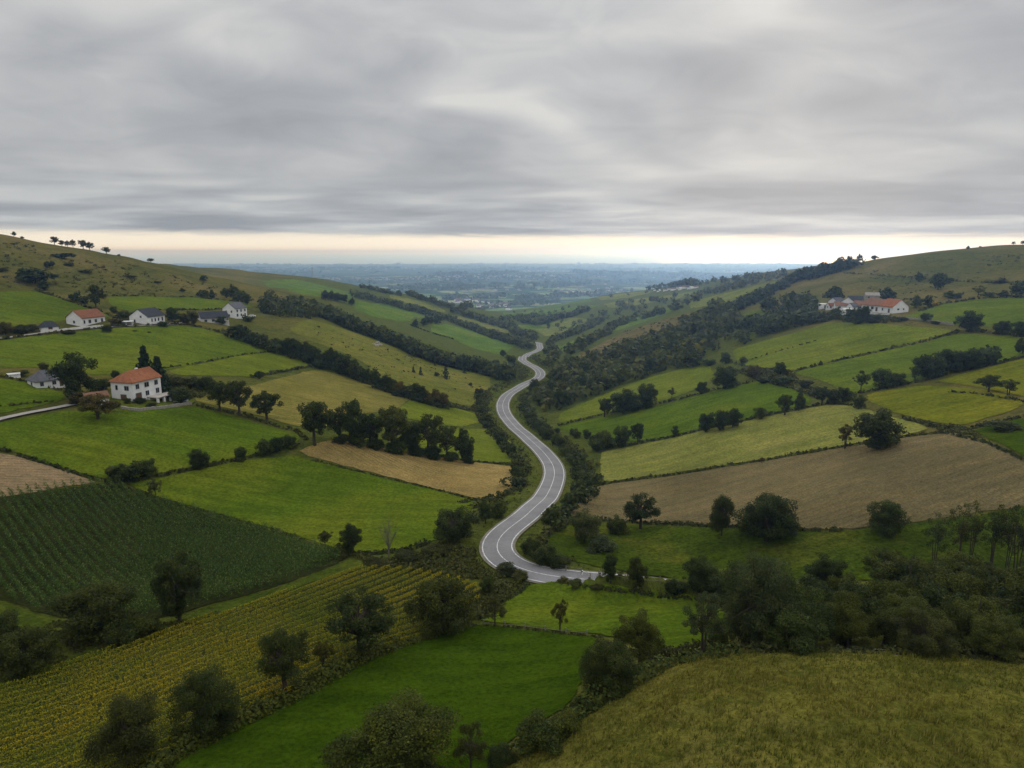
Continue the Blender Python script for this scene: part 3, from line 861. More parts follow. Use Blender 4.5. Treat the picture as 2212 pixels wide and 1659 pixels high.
def crown_blobs(rg, kind):
    """ellipsoids making up a crown of height 1 and width about 1 (z from the ground)"""
    C = []; Rd = []
    def egg(n, zc, hh_, ww, r0, r1, fl, fill=0.35, skew=0.0):
        ph = rg.uniform(0, 6.283)
        for i in range(n):
            d = rg.normal(size=3); d /= np.linalg.norm(d)
            q = rg.uniform(fill, 1) ** 0.7
            wob = 1 + 0.10 * math.sin(3 * math.atan2(d[1], d[0]) + ph) + rg.uniform(-.10, .08)
            zz_ = zc + d[2] * hh_ * q
            taper = 1 - skew * (zz_ - zc) / hh_
            C.append((d[0] * ww * q * wob * taper, d[1] * ww * q * wob * taper, zz_))
            r_ = rg.uniform(r0, r1)
            Rd.append((r_, r_, r_ * fl))
    if kind == 'oak':        # broad, boughs showing
        egg(44, 0.58, 0.33, 0.41, 0.06, 0.125, 0.75, 0.3, 0.12)
    elif kind == 'round':    # dense, down to the ground
        egg(46, 0.49, 0.40, 0.40, 0.08, 0.14, 0.85, 0.25, 0.14)
    elif kind == 'tall':
        egg(44, 0.53, 0.40, 0.37, 0.07, 0.13, 0.8, 0.25, 0.2)
    elif kind == 'spindly':
        egg(40, 0.62, 0.33, 0.38, 0.04, 0.085, 0.8, 0.15, 0.1)
    elif kind == 'wispy':
        egg(44, 0.64, 0.34, 0.40, 0.035, 0.07, 0.9, 0.1, 0.0)
    elif kind == 'bush':
        egg(20, 0.40, 0.36, 0.38, 0.10, 0.19, 0.95, 0.1, 0.2)
    elif kind == 'bare':
        C = [(0, 0, .7)]; Rd = [(.2, .2, .2)]
    return np.array(C), np.array(Rd)

def limb(mb, rg, a, b, r0, r1, n=5, sag=0.04):
    a = np.array(a); b = np.array(b)
    L = np.linalg.norm(b - a)
    m = (a + b) / 2 + rg.normal(size=3) * L * 0.07 + np.array([0, 0, -sag * L])
    mb.tube([a, m, b], [r0, (r0 + r1) / 2, r1], n)

_TCACHE = {}
LODN = {'close': (30000, 0.0092), 'near': (15000, 0.0135), 'mid': (7000, 0.0205), 'far': (900, 0.052)}
def tree_meshes(kind, lod, seed, leafkey):
    """(trunk mesh, crown mesh) of a tree one unit high and wide"""
    key = (kind, lod, seed, leafkey)
    if key in _TCACHE:
        return _TCACHE[key]
    rg = np.random.default_rng(hash(kind) % 1 + seed * 7 + {'close': 300, 'near': 0, 'mid': 100, 'far': 200}[lod] + sum(map(ord, kind)))
    n, size = LODN[lod]
    tr = MB()
    if kind == 'conifer':
        tr.tube([(0, 0, -0.03), (0, 0, 0.5), (0, 0, 0.98)], [0.022, 0.013, 0.003], 6)
        Vs = []; Fs = []; nb = 0
        tiers = 22 if lod != 'far' else 12
        for i in range(tiers):
            f = i / tiers
            z = 0.08 + 0.90 * f
            rad = 0.5 * (1 - f) ** 0.85 + 0.02
            m = max(3, int((9 if lod != 'far' else 6) * (1 - f * 0.6)))
            for k in range(m):
                a = 6.283 * (k + rg.random()) / m
                L = rad * rg.uniform(0.65, 1.15)
                q = 5 if lod == 'near' else 4 if lod == 'mid' else 2
                for s_ in range(q):
                    t = (s_ + 0.6) / q
                    c = np.array([L * t * math.cos(a), L * t * math.sin(a), z - L * 0.28 * t + rg.normal() * .008])
                    Vs.append(c)
        Cn = np.array(Vs)
        nn = {'near': 5, 'mid': 5, 'far': 4}[lod]
        Rd = np.full((len(Cn), 3), 0.035 if lod != 'far' else 0.06); Rd[:, 2] *= 0.5
        V, Q = leaves(rg, Cn, Rd, len(Cn) * nn, {'near': 0.034, 'mid': 0.044, 'far': 0.07}[lod], 0.3, 0.2, droop=0.5)
        sc = 1.0
    else:
        C, Rd = crown_blobs(rg, kind)
        fork = {'oak': 0.27, 'round': 0.2, 'tall': 0.22, 'spindly': 0.32, 'wispy': 0.36, 'bush': 0.08, 'bare': 0.30}[kind]
        br = {'oak': 0.036, 'round': 0.026, 'tall': 0.026, 'spindly': 0.020, 'wispy': 0.0105, 'bush': 0.016, 'bare': 0.022}[kind]
        if kind == 'bush':
            for k in range(4):
                a = rg.uniform(0, 6.283)
                limb(tr, rg, (0.03 * math.cos(a), 0.03 * math.sin(a), -0.03), (0.22 * math.cos(a), 0.22 * math.sin(a), 0.5), 0.018, 0.006)
        elif kind == 'bare':
            tr.tube([(0, 0, -.03), (0.01, 0, .2), (0, 0.01, fork)], [br * 1.2, br, br * .8], 6)
            for k in range(13):
                a = 6.283 * k / 13 + rg.uniform(-.2, .2); sp_ = rg.uniform(0.12, 0.46)
                top = np.array([sp_ * math.cos(a), sp_ * math.sin(a), rg.uniform(.72, 1.0) - sp_ * .3])
                limb(tr, rg, (0, 0, fork * rg.uniform(.6, 1)), top, br * .5, br * .12, 4, 0.05)
                for q in range(7):
                    t = rg.uniform(.35, .95)
                    p0 = np.array([0, 0, fork]) * (1 - t) + top * t
                    limb(tr, rg, p0, p0 + np.array([rg.normal() * .08, rg.normal() * .08, rg.uniform(.05, .16)]), br * .18, br * .06, 3)
        else:
            stems = 3 if kind == 'wispy' else 2 if kind == 'spindly' and seed % 2 else 1
            for s_ in range(stems):
                off = 0.06 * s_
                tr.tube([(off, 0, -0.04), (off + 0.01, 0.005, fork * .5), (off * 1.4, 0.01, fork)], [br * 1.35, br, br * .85], 7)
                lead = (off * 1.6 + rg.normal() * .03, rg.normal() * .03, 0.86)
                tr.tube([(off * 1.4, .01, fork), (off * 1.5 + .01, 0, .6), lead], [br * .85, br * .5, br * .12], 5)
            for c in C:
                base = np.array([0, 0, fork]) + (np.array([0, 0, .86]) - np.array([0, 0, fork])) * rg.uniform(0, .55)
                if np.linalg.norm(c[:2]) > 0.1:
                    limb(tr, rg, base, c, br * .5, br * .14, 4)
        if kind == 'bare':
            V, Q = leaves(rg, C, Rd * 1.6, 60, 0.012)
        else:
            k_ = {'oak': 0.80, 'round': 1.25, 'tall': 1.15, 'spindly': 0.40, 'wispy': 0.15, 'bush': 0.55}[kind]
            if kind == 'bush':
                size *= 1.7
            V, Q = leaves(rg, C, Rd * 1.12, int(n * k_), size, 0.7, 0.35)
    tm = tr.mesh('trunk', TWIG if kind == 'bare' else BARK)
    cm = mesh_np('crown', V, Q, [LEAF[leafkey]])
    _TCACHE[key] = (tm, cm)
    return _TCACHE[key]

_WHOLE = {}
def whole_mesh(kind, seed, leafkey):
    """trunk and crown in one mesh, for plants only a few pixels high"""
    key = (kind, seed, leafkey)
    if key not in _WHOLE:
        tm, cm = tree_meshes(kind, 'far', seed, leafkey)
        n1 = len(tm.vertices); n2 = len(cm.vertices)
        v = np.empty((n1 + n2) * 3, np.float32)
        a = np.empty(n1 * 3, np.float32); tm.vertices.foreach_get('co', a); v[:n1 * 3] = a
        a = np.empty(n2 * 3, np.float32); cm.vertices.foreach_get('co', a); v[n1 * 3:] = a
        me = bpy.data.meshes.new('tree')
        me.from_pydata(v.reshape(-1, 3).tolist(), [], [tuple(p.vertices) for p in tm.polygons] + [tuple(i + n1 for i in p.vertices) for p in cm.polygons])
        me.materials.append(tm.materials[0]); me.materials.append(cm.materials[0])
        me.polygons.foreach_set('material_index', np.array([0] * len(tm.polygons) + [1] * len(cm.polygons), np.int32))
        me.update()
        _WHOLE[key] = me
    return _WHOLE[key]

NAMES = {'oak': ('tree', 'tree'), 'round': ('tree', 'tree'), 'tall': ('tree', 'tree'), 'spindly': ('tree', 'tree'), 'wispy': ('tree', 'tree'), 'bare': ('bare_tree', 'tree'), 'conifer': ('conifer', 'conifer'), 'bush': ('bush', 'bush')}
_ti = [0]
TREES_MAX = 292
MASS = []            # trees beyond the first 300 of the kind: they join the far woodland
QUEUE = []
def plant(pos, dist, hgt, wid, kind, leafkey, label, group=None, lod=None, prio=0):
    QUEUE.append((prio, hgt / dist, pos, dist, hgt, wid, kind, leafkey, label, group, lod))
def flush():
    """build the queued plants: named ones first, then by how large they show"""
    QUEUE.sort(key=lambda q: (q[0], -q[1]))
    cnt = {}
    for q in QUEUE:
        nm = NAMES[q[6]][0]
        cnt[nm] = cnt.get(nm, 0) + 1
        if cnt[nm] > TREES_MAX:
            MASS.append(q)
        else:
            build_plant(*q[2:])
    QUEUE.clear()
def build_plant(pos, dist, hgt, wid, kind, leafkey, label, group=None, lod=None):
    """one tree or bush standing at pos"""
    _ti[0] += 1
    i = _ti[0]
    nm, cat = NAMES[kind]
    if lod is None:
        lod = 'close' if dist < 84 and kind != 'conifer' else 'near' if dist < 165 else 'mid' if dist < 380 else 'far'
    seeds = {'close': 3, 'near': 4, 'mid': 4, 'far': 4}[lod]
    seed = (i * 7) % seeds
    rot = (i * 2.399) % 6.283
    whole = lod == 'far' and hgt / dist * 692 < 13
    pos = (float(pos[0]), float(pos[1]), float(pos[2]) - 0.1)
    rg = random.Random(i)
    sc = (wid * rg.uniform(.97, 1.07), wid * rg.uniform(.97, 1.07), hgt)
    if whole:
        o = link(bpy.data.objects.new(nm, whole_mesh(kind, seed, leafkey)))
        o.location = pos; o.rotation_euler = (0, 0, rot); o.scale = sc
        tag(o, label, cat, group)
        return o
    tm, cm = tree_meshes(kind, lod, seed, leafkey)
    t = thing(nm, label, cat, pos, rot, group)
    t.scale = sc
    link(bpy.data.objects.new('stems' if kind == 'bush' else 'trunk', tm), t)
    link(bpy.data.objects.new('foliage' if kind == 'bush' else 'crown', cm), t)
    return t

def T(u, v, hp, wp, kind, leafkey, label, group=None):
    """a plant measured in the photograph: foot (u, v), height and width as seen"""
    p, d = at(u, v)
    return plant(p, d, hp * d / F * 1.08, wp * d / F * 1.17, kind, leafkey, label, group)
# ------------------------------------------------------------------ single trees and bushes, each where the photograph has it
S = 'trees and shrubs standing on their own'
for a in [
 # bottom left
 (205,1378,134,168,'round','dark','broad dark tree at the foot of the maize field'),
 (262,1394,62,80,'bush','dark','dark bush leaning against the broad tree below the maize'),
 (388,1347,172,118,'tall','dark','tall dark tree at the lower edge of the maize field'),
 (330,1372,60,60,'bush','green','bush between the two dark trees below the maize'),
 (58,1455,112,118,'round','dark','dark rounded tree near the bottom left corner'),
 (2,1432,125,110,'round','dark','dark tree cut by the left edge above the yellow crop'),
 (278,1655,168,150,'round','olive','loose olive brown tree lowest in the hedge beside the yellow crop'),
 (448,1588,155,138,'round','dark','dark full tree second from the bottom along the yellow crop'),
 (615,1500,150,122,'oak','dark','tree with a thin crown halfway along the yellow crop hedge'),
 (700,1450,76,60,'spindly','olive','faint young tree in front of the yellow crop'),
 (779,1418,148,158,'oak','dark','spreading two stemmed tree before the yellow crop'),
 (954,1366,134,132,'round','dark','dense round tree at the right end of the yellow crop'),
 (1053,1287,46,38,'tall','green','narrow small tree below the sharp road bend'),
 (1070,1354,70,62,'spindly','olive','thin see through tree at the fence of the bright pasture'),
 (1209,1367,78,46,'spindly','olive','slender lone tree on the fence line in bright pasture'),
 (1382,1440,130,106,'oak','green','open crowned tree left of the bottom right wood'),
 (1312,1503,130,118,'round','dark','dense dark tree at the corner of the deep green pasture'),
 (1173,1613,92,108,'bush','green','big bush on the boundary of the dry meadow'),
 (1214,1588,62,74,'bush','green','bush right of the big one bordering the dry meadow'),
 (1262,1540,46,58,'bush','dark','low dark bush under the dense corner tree'),
 (850,1712,215,265,'round','green','large grey green willow at the bottom edge'),
 (1018,1680,124,84,'spindly','olive','thin crowned tree beside the willow at the bottom'),
 (1080,1655,64,64,'bush','dark','dark bush between willow and dry meadow'),
 (930,1690,70,70,'bush','green','bush at the foot of the large willow'),
 (975,1170,82,96,'round','dark','dark round tree left of the road near the sharp bend'),
 (1049,1130,50,36,'tall','green','narrow tree beside the road above the dark round one'),
 (1078,1116,40,38,'bush','green','bush touching the verge left of the road curve'),
 (840,1203,82,56,'bare','grey','leafless grey tree at the corner of the maize'),
 (756,1199,74,56,'tall','dark','dark upright tree at the right tip of the maize'),
 (702,1185,42,42,'spindly','olive','small sparse tree on the upper edge of the maize'),
 (874,1213,26,58,'bush','hedge','low bush right of the leafless tree'),
 (815,1221,22,48,'bush','hedge','low scrub below the leafless tree'),
 (945,1198,26,62,'bush','hedge','low wide scrub under the dark round tree'),
 (725,1205,28,50,'bush','hedge','low bush at the foot of the upright tree'),
 (1145,1197,48,48,'bush','dark','first dark bush inside the sharp road bend'),
 (1172,1216,52,58,'bush','dark','larger dark bush inside the sharp road bend'),
 (1203,1224,36,52,'bush','dark','last bush inside the bend beside the meadow'),
 (1098,1238,24,52,'bush','hedge','low scrub hiding the outside of the road bend'),
 (1122,1250,20,40,'bush','olive','scrub on the outer verge below the road bend'),
 (1216,1258,13,26,'bush','olive','low scrub where the road slips behind the bank'),
 (1246,1264,16,34,'bush','green','bush on the bank before the lower road'),
 (1290,1270,12,30,'bush','hedge','low bush further along the bank of the lower road'),
 (1262,1172,78,68,'round','grey','grey green tree at the corner of the tilled field'),
 (1297,1190,44,58,'bush','grey','pale bush under the grey green tree'),
 (1333,1155,52,44,'bush','green','bush between two trees at the tilled field edge'),
 (1384,1143,80,78,'oak','dark','tree with visible trunk on the lower tilled field edge'),
 (1319,1260,64,40,'tall','dark','left one of the twin small trees beside the lower road'),
 (1376,1268,70,50,'tall','dark','right one of the twin small trees beside the lower road'),
 (1558,1158,90,54,'tall','dark','slim dark tree on the lower edge of the tilled field'),
 (1655,1170,118,130,'round','dark','big dark round tree in front of the tilled field'),
 (1620,1152,60,40,'bush','green','bush close to the big round tree in the meadow'),
 (1706,1150,46,40,'bush','green','shrub at the right side of the big round tree'),
 (1914,1155,82,80,'round','green','separate round tree at the right of the tilled edge'),
 (1509,1278,84,78,'round','dark','dark tree where the road meets the wood'),
 (1457,1278,38,46,'bush','dark','bush left of the tree where road meets wood'),
 (1552,1286,42,62,'bush','dark','bush right of the tree where road meets wood'),
 (1514,1413,146,108,'spindly','grey','tree with open crown standing before the wood'),
 (1560,1404,74,46,'bush','green','shrub beside the open crowned tree at the wood'),
 # farmhouse surroundings
 (165,864,104,86,'round','dark','big dark tree left of the orange roofed farmhouse'),
 (318,842,92,52,'conifer','pine','taller pointed spruce behind the orange roofed farmhouse'),
 (345,856,84,58,'conifer','pine','broader spruce at the right of the farmhouse'),
 (212,906,56,78,'oak','brown','brownish orchard tree in front of the farmhouse'),
 (172,874,32,44,'bush','brown','brown shrub at the end of the gravel drive'),
 (250,818,24,22,'bush','dark','small dark shrub behind the farmhouse roof'),
 (218,844,34,48,'bush','green','shrub between the big tree and the farmhouse'),
 (447,847,38,38,'round','dark','compact dark tree right of the two spruces'),
 (390,871,42,54,'bush','dark','dark bush at the garden end of the farmhouse'),
 (385,840,36,62,'bush','grey','pale shrub behind the garden'),
 (418,838,32,40,'bush','grey','second pale shrub behind the garden'),
 (275,872,16,18,'bush','green','small clipped shrub under the farmhouse corner'),
 (300,870,14,30,'bush','hedge','low garden shrub before the white facade'),
 (328,878,12,26,'bush','hedge','low shrub at the terrace of the farmhouse'),
 (250,880,14,22,'bush','olive','yellowish shrub left of the farmhouse corner'),
 (372,862,16,26,'bush','grey','pale shrub at the terrace end'),
 (475,888,66,48,'oak','dark','left tree of three below the tan hay field'),
 (517,898,78,58,'oak','dark','middle tree of three below the tan hay field'),
 (577,910,72,62,'oak','dark','right tree of three below the tan hay field'),
 (680,962,98,80,'oak','dark','large lone oak left of the central grove'),
 (40,812,14,40,'bush','dark','low shrub at the white wall by the left edge'),
 (95,800,20,26,'bush','olive','shrub behind the grey roofed cottage'),
 (277,1040,52,60,'bush','dark','dark bush in the hedge under the farmhouse pasture'),
 (246,1033,36,36,'bush','grey','pale bush beside the dark hedge bush'),
 (322,1030,44,44,'round','green','rounded small tree in the same hedge'),
 (337,1080,50,40,'spindly','grey','grey small tree at the upper corner of the maize'),
 (431,1014,50,46,'round','dark','small dark tree on the hedge between two pastures'),
 (521,996,38,30,'bush','green','shrub on the hedge right of the small dark tree'),
 (571,983,42,36,'bush','green','left bush of the thick hedge end'),
 (598,976,42,34,'bush','dark','middle bush of the thick hedge end'),
 (624,968,34,34,'bush','green','right bush of the thick hedge end'),
 # upper left
 (207,665,52,40,'tall','dark','black looking tall tree above the red roofed house'),
 (163,652,28,22,'bush','dark','dark shrub left of the black looking tall tree'),
 (180,656,20,20,'bush','dark','shrub at the foot of the black looking tall tree'),
 (75,612,42,76,'bush','dark','large dark thicket on the brown hillside'),
 (94,627,24,28,'bush','dark','shrub at the lower end of the hillside thicket'),
 (52,606,24,40,'bush','dark','left shoulder of the hillside thicket'),
 (105,578,18,22,'bush','dark','lone shrub on the brown hillside above the thicket'),
 (135,558,15,44,'bush','dark','flat scrub just under the hilltop trees'),
 (150,574,9,20,'bush','hedge','tiny shrub on the upper brown hillside'),
 (187,589,10,28,'bush','hedge','low scrub in the middle of the brown hillside'),
 (4,587,12,24,'bush','hedge','shrub on the hillside cut by the left edge'),
 (283,600,8,22,'bush','hedge','small scrub on the right of the brown hillside'),
 (340,612,7,18,'bush','hedge','tiny scrub low on the brown hillside'),
 (395,630,8,16,'bush','hedge','tiny shrub above the pasture strip'),
 (438,643,20,24,'bush','dark','left one of two shrubs above the slate roofed house'),
 (459,643,18,18,'bush','dark','right one of two shrubs above the slate roofed house'),
 (490,644,22,24,'round','dark','leftmost tree of the dark group above the grey house'),
 (505,648,32,28,'round','dark','tallest tree of the dark group above the grey house'),
 (520,654,28,28,'round','green','green tree of the group above the grey house'),
 (534,658,24,24,'round','dark','last tree of the group above the grey house'),
 (372,694,34,32,'round','green','round tree right of the slate roofed house'),
 (397,697,22,30,'bush','dark','bush between slate roofed house and dark barn'),
 (415,702,34,32,'round','olive','olive tree left of the dark barn'),
 (303,678,10,22,'bush','dark','shrub behind the slate roofed house'),
 (247,677,20,16,'bush','grey','grey shrub above the gap between two white houses'),
 (270,687,20,30,'bush','green','shrub above the white lean to'),
 (250,703,18,32,'bush','brown','brown shrub between the two white houses'),
 (12,724,32,34,'round','brown','brownish tree on the lane at the left edge'),
 (46,720,22,36,'bush','hedge','shrub beside the lane left of the small shed'),
 (68,716,20,30,'bush','hedge','shrub touching the small shed'),
 (291,716,4,12,'bush','dark','tiny left shrub in the wide pasture below the houses'),
 (322,719,4,10,'bush','dark','tiny right shrub in the wide pasture below the houses'),
 (441,609,15,15,'round','dark','lone dark tree where the brown hill meets the ridge'),
 # small pines in the olive pasture
 (963,818,27,20,'conifer','pine','tallest small pine in the olive hillside pasture'),
 (1003,807,18,10,'conifer','pine','slim pine at the right of the olive pasture'),
 (909,811,19,12,'conifer','pine','small pine above the scrubby tree line'),
 (893,805,14,10,'conifer','pine','smallest pine left in the olive pasture'),
 (939,790,11,8,'conifer','pine','tiny pine high in the olive pasture'),
 (943,813,13,13,'bush','dark','round shrub beside the tallest small pine'),
 (1017,834,10,9,'bush','dark','tiny shrub low in the olive pasture'),
 (692,797,22,30,'bush','dark','bush sticking out at the corner of the tan field'),
 (855,856,21,20,'bush','dark','lone bush at the edge of the tan field'),
 (560,818,22,20,'bush','dark','shrub at the lower end of the wide pasture hedge'),
 # right side
 (1396,882,58,52,'round','dark','dark tree at the right of the clump in light field'),
 (1346,894,54,66,'round','dark','dark tree at the middle of the clump in light field'),
 (1306,901,42,38,'oak','dark','small open tree at the left of the clump'),
 (1370,890,34,40,'bush','dark','bush filling the clump in the light field'),
 (1451,861,23,26,'spindly','olive','sparse little tree in the hedge right of the clump'),
 (1516,850,29,30,'round','dark','small dark tree left of the prominent dark oak'),
 (1566,840,54,58,'round','dark','prominent dark oak over the bright green field'),
 (1566,786,28,28,'round','green','tree at the corner of the smooth green field'),
 (1496,793,34,44,'round','dark','rounded tree at the lower edge of the big wood'),
 (1531,790,18,30,'bush','green','bush between wood and corner tree'),
 (1606,785,18,18,'bush','grey','pale shrub on the edge of the smooth green field'),
 (1628,818,33,34,'round','brown','brownish tree right of the prominent dark oak'),
 (1650,828,18,34,'bush','dark','dark hedge bush right of the brownish tree'),
 (1685,810,31,32,'round','dark','dark tree at the start of the straight hedge'),
 (1690,832,22,40,'bush','green','wide bush under the start of the straight hedge'),
 (1741,838,20,30,'bush','hedge','hedge bush on the way to the thin tree'),
 (1525,933,46,36,'round','dark','left tree of the dark trio over pale stubble'),
 (1555,930,48,42,'round','dark','middle tree of the dark trio over pale stubble'),
 (1583,924,46,38,'round','dark','right tree of the dark trio over pale stubble'),
 (1642,905,28,28,'round','green','small round tree right of the dark trio'),
 (1695,897,46,38,'oak','green','green tree of the pair above the pale stubble'),
 (1725,888,42,26,'tall','dark','dark narrow tree of the pair above the stubble'),
 (1775,875,44,42,'oak','dark','spreading tree in the hedge above the stubble'),
 (1800,872,30,30,'bush','hedge','bush between spreading tree and dark one'),
 (1820,868,36,38,'round','dark','dark tree at the hedge end above the stubble'),
 (1458,946,27,18,'tall','dark','little dark tree left on the stubble hedge'),
 (1308,968,46,46,'bush','green','bushy tree at the left end above the stubble'),
 (1342,967,52,42,'round','green','round tree second from the road above the stubble'),
 (1377,960,48,32,'oak','dark','tree with bare stem third from the road'),
 (1290,975,36,40,'bush','green','bush at the left corner of the stubble'),
 (1859,850,48,42,'spindly','green','thin feathery tree below the straight hedge'),
 (1904,840,48,46,'round','green','green tree right of the thin feathery one'),
 (1937,834,32,44,'round','dark','low dark tree before the large clump'),
 (1974,824,36,34,'spindly','green','thin tree touching the large dark clump'),
 (1854,884,32,30,'round','green','small tree where three fields meet'),
 (2005,817,54,62,'round','dark','left tree of the large dark clump at right'),
 (2055,803,54,70,'round','dark','tallest middle tree of the large dark clump'),
 (2095,798,46,56,'round','dark','right middle tree of the large dark clump'),
 (2132,788,32,50,'round','dark','low right end of the large dark clump'),
 (2136,848,40,50,'oak','green','left one of the twin trees near the right edge'),
 (2180,855,38,44,'spindly','green','right one of the twin trees near the right edge'),
 (2208,765,36,30,'round','dark','dark tree cut by the right edge at the hedge'),
 (2170,930,24,70,'bush','dark','hedge bush at the right edge over the corner field'),
 (1895,970,94,104,'round','dark','massive dark oak above the tilled field'),
 (1826,969,56,46,'spindly','brown','thin brown tree left of the massive oak'),
 (1645,1002,16,14,'spindly','brown','tiny thin tree on the tilled field hedge'),
 (2097,717,46,56,'round','dark','round dark tree on the field corner below the farm'),
 (2165,723,34,38,'round','dark','dark tree right of the round dark one'),
 (2206,727,34,40,'round','dark','dark tree at the right edge in that hedge'),
 (1836,690,24,28,'round','dark','small dark tree hiding the farm cottages'),
 (1806,684,20,26,'round','green','green tree below the white farm sheds'),
 (1897,691,15,30,'bush','green','shrub in front of the long farm wing'),
 (232,716,16,26,'round','dark','small tree at the right corner of the red roofed house'),
 (352,706,14,24,'bush','green','shrub at the right corner of the slate roofed house'),
 (150,722,12,26,'bush','hedge','shrub on the lane below the red roofed house'),
 (480,702,20,24,'round','dark','small tree between the dark barn and the tall house'),
 (535,694,16,26,'bush','green','shrub at the right end of the tall white house'),
 (1999,694,20,22,'round','dark','small round tree below the orange roofed farm'),
 (1801,658,40,40,'round','dark','dark tree behind the left farm buildings'),
 (1916,652,30,34,'round','dark','dark tree behind the long orange roof'),
 (1864,694,36,37,'round','dark','dark tree in front of the farm'),
 (1853,700,16,24,'bush','dark','bush under the dark farm tree'),
 (1882,698,14,24,'bush','hedge','shrub before the long farm house'),
 (1979,666,28,26,'round','green','green tree at the gable of the farm'),
 (2003,665,28,22,'tall','dark','dark tree beyond the farm gable'),
 (2020,660,12,16,'bush','yellow','bright yellow shrub right of the farm'),
 (1984,609,21,20,'round','dark','dark tree on the hillside wall above the farm'),
 (2026,626,37,38,'round','dark','large dark tree on the slope above the farm'),
 (2045,609,16,26,'bush','dark','shrub behind the large slope tree'),
 (2161,612,12,32,'bush','hedge','shrub on the wall at the right hillside'),
 (2205,643,38,44,'round','dark','dark tree at the right edge above the farm field'),
 (2049,644,17,30,'bush','green','left shrub of the row along the upper farm field'),
 (2069,644,16,22,'bush','dark','dark shrub in the row along the upper farm field'),
 (2112,642,25,30,'spindly','grey','thin grey tree in the row along the upper field'),
 (2135,642,14,30,'bush','green','green shrub near the row end'),
 (2165,641,14,30,'bush','hedge','last shrub of the row along the upper field'),
 (1709,678,48,34,'conifer','dark','tall pointed tree at the edge of wood and hill'),
 (1661,675,36,40,'round','dark','dark tree between clearing and hill'),
 (1840,690,16,30,'bush','green','shrub on the slope under the farm'),
 (1775,696,10,30,'bush','hedge','low scrub at the top of the smooth green field'),
 (2020,700,8,20,'bush','hedge','small hedge bush on the wall below the farm'),
 (1950,692,9,26,'bush','hedge','low bush under the farm yard'),
]:
    T(*a)

# skyline trees: feet found on the visible crest
def skytree(u, hp, wp, kind, leafkey, label, group=None):
    p, d = crest(u)
    return plant(p, d, hp * d / F * 1.08, wp * d / F, kind, leafkey, label, group)
for a in [
 (30,12,12,'oak','dark','small tree on the left hilltop skyline near the edge'),
 (48,6,8,'bush','dark','tiny shrub on the left hilltop skyline'),
 (118,19,20,'oak','brown','left tree of the hilltop row on the skyline'),
 (134,14,14,'oak','brown','second tree of the hilltop row on the skyline'),
 (146,15,14,'oak','brown','third tree of the hilltop row on the skyline'),
 (158,18,15,'oak','brown','fourth slim tree of the hilltop row'),
 (180,20,20,'oak','brown','left half of the wide hilltop tree pair'),
 (194,19,20,'oak','dark','right half of the wide hilltop tree pair'),
 (230,15,22,'oak','dark','lone tree right of the hilltop row'),
 (257,5,8,'bush','dark','tiny shrub where hilltop meets the sea horizon'),
 (326,10,16,'oak','dark','lone tree on the descending left skyline'),
 (1888,10,18,'round','dark','lone round tree on the right skyline beyond the wood'),
 (2091,7,9,'bush','dark','small shrub on the right hilltop skyline'),
 (2118,4,7,'bush','dark','tiny shrub on the right hilltop skyline'),
 (2189,8,9,'oak','dark','little tree on the right hilltop skyline'),
 (2209,10,10,'oak','dark','tree on the right hilltop cut by the edge'),
]:
    skytree(*a)

# ------------------------------------------------------------------ belts: every tree its own object
ORD = ['first','second','third','fourth','fifth','sixth','seventh','eighth','ninth','tenth','eleventh','twelfth','thirteenth','fourteenth','fifteenth','sixteenth','seventeenth','eighteenth','nineteenth','twentieth']
def ordinal(k):
    if k < 20: return ORD[k]
    k += 1
    return 'number %d' % k if False else '%d%s' % (k, {1: 'st', 2: 'nd', 3: 'rd'}.get(k % 10, 'th'))
def line_world(uv, step=1.0):
    L = np.array([at(u, v)[0] for u, v in densify_uv(uv, 30, False)])
    return L
def place_w(x, y):
    return np.array([x, y, float(h(np.array([x]), np.array([y]))[0])])
brg = random.Random(77)
def belt(uv, n, hm, kinds, leafs, label, group, rows=1, rowgap=5.0, side=1, wk=(0.8, 1.15), same=None):
    """n trees along a surveyed line; more rows stand behind it (side=+1 left of the direction of travel)"""
    L = line_world(uv)
    s = np.r_[0, np.cumsum(np.hypot(*np.diff(L[:, :2], axis=0).T))]
    k = 0
    for r_i in range(rows):
        for q in range(n):
            t = (q + 0.5 + brg.uniform(-.35, .35)) / n * s[-1]
            x = np.interp(t, s, L[:, 0]); y = np.interp(t, s, L[:, 1])
            e = 1.0
            dx = np.interp(t + e, s, L[:, 0]) - np.interp(t - e, s, L[:, 0]); dy = np.interp(t + e, s, L[:, 1]) - np.interp(t - e, s, L[:, 1])
            g = math.hypot(dx, dy) + 1e-9
            off = side * (r_i * rowgap + brg.uniform(-1.2, 1.2))
            x += -dy / g * off; y += dx / g * off
            if ((ROADP[:, 0] - x) ** 2 + (ROADP[:, 1] - y) ** 2).min() < 42: continue
            p = place_w(x, y)
            hh = brg.uniform(*hm)
            d = math.hypot(x, y)
            if rows == 1 and same is None:
                lb = label.replace('#', ordinal(k))
            else:
                lb = same or label
            plant(p, d, hh, hh * brg.uniform(*wk), brg.choice(kinds), brg.choice(leafs), lb, group, prio=1 if same is None else 2)
            k += 1

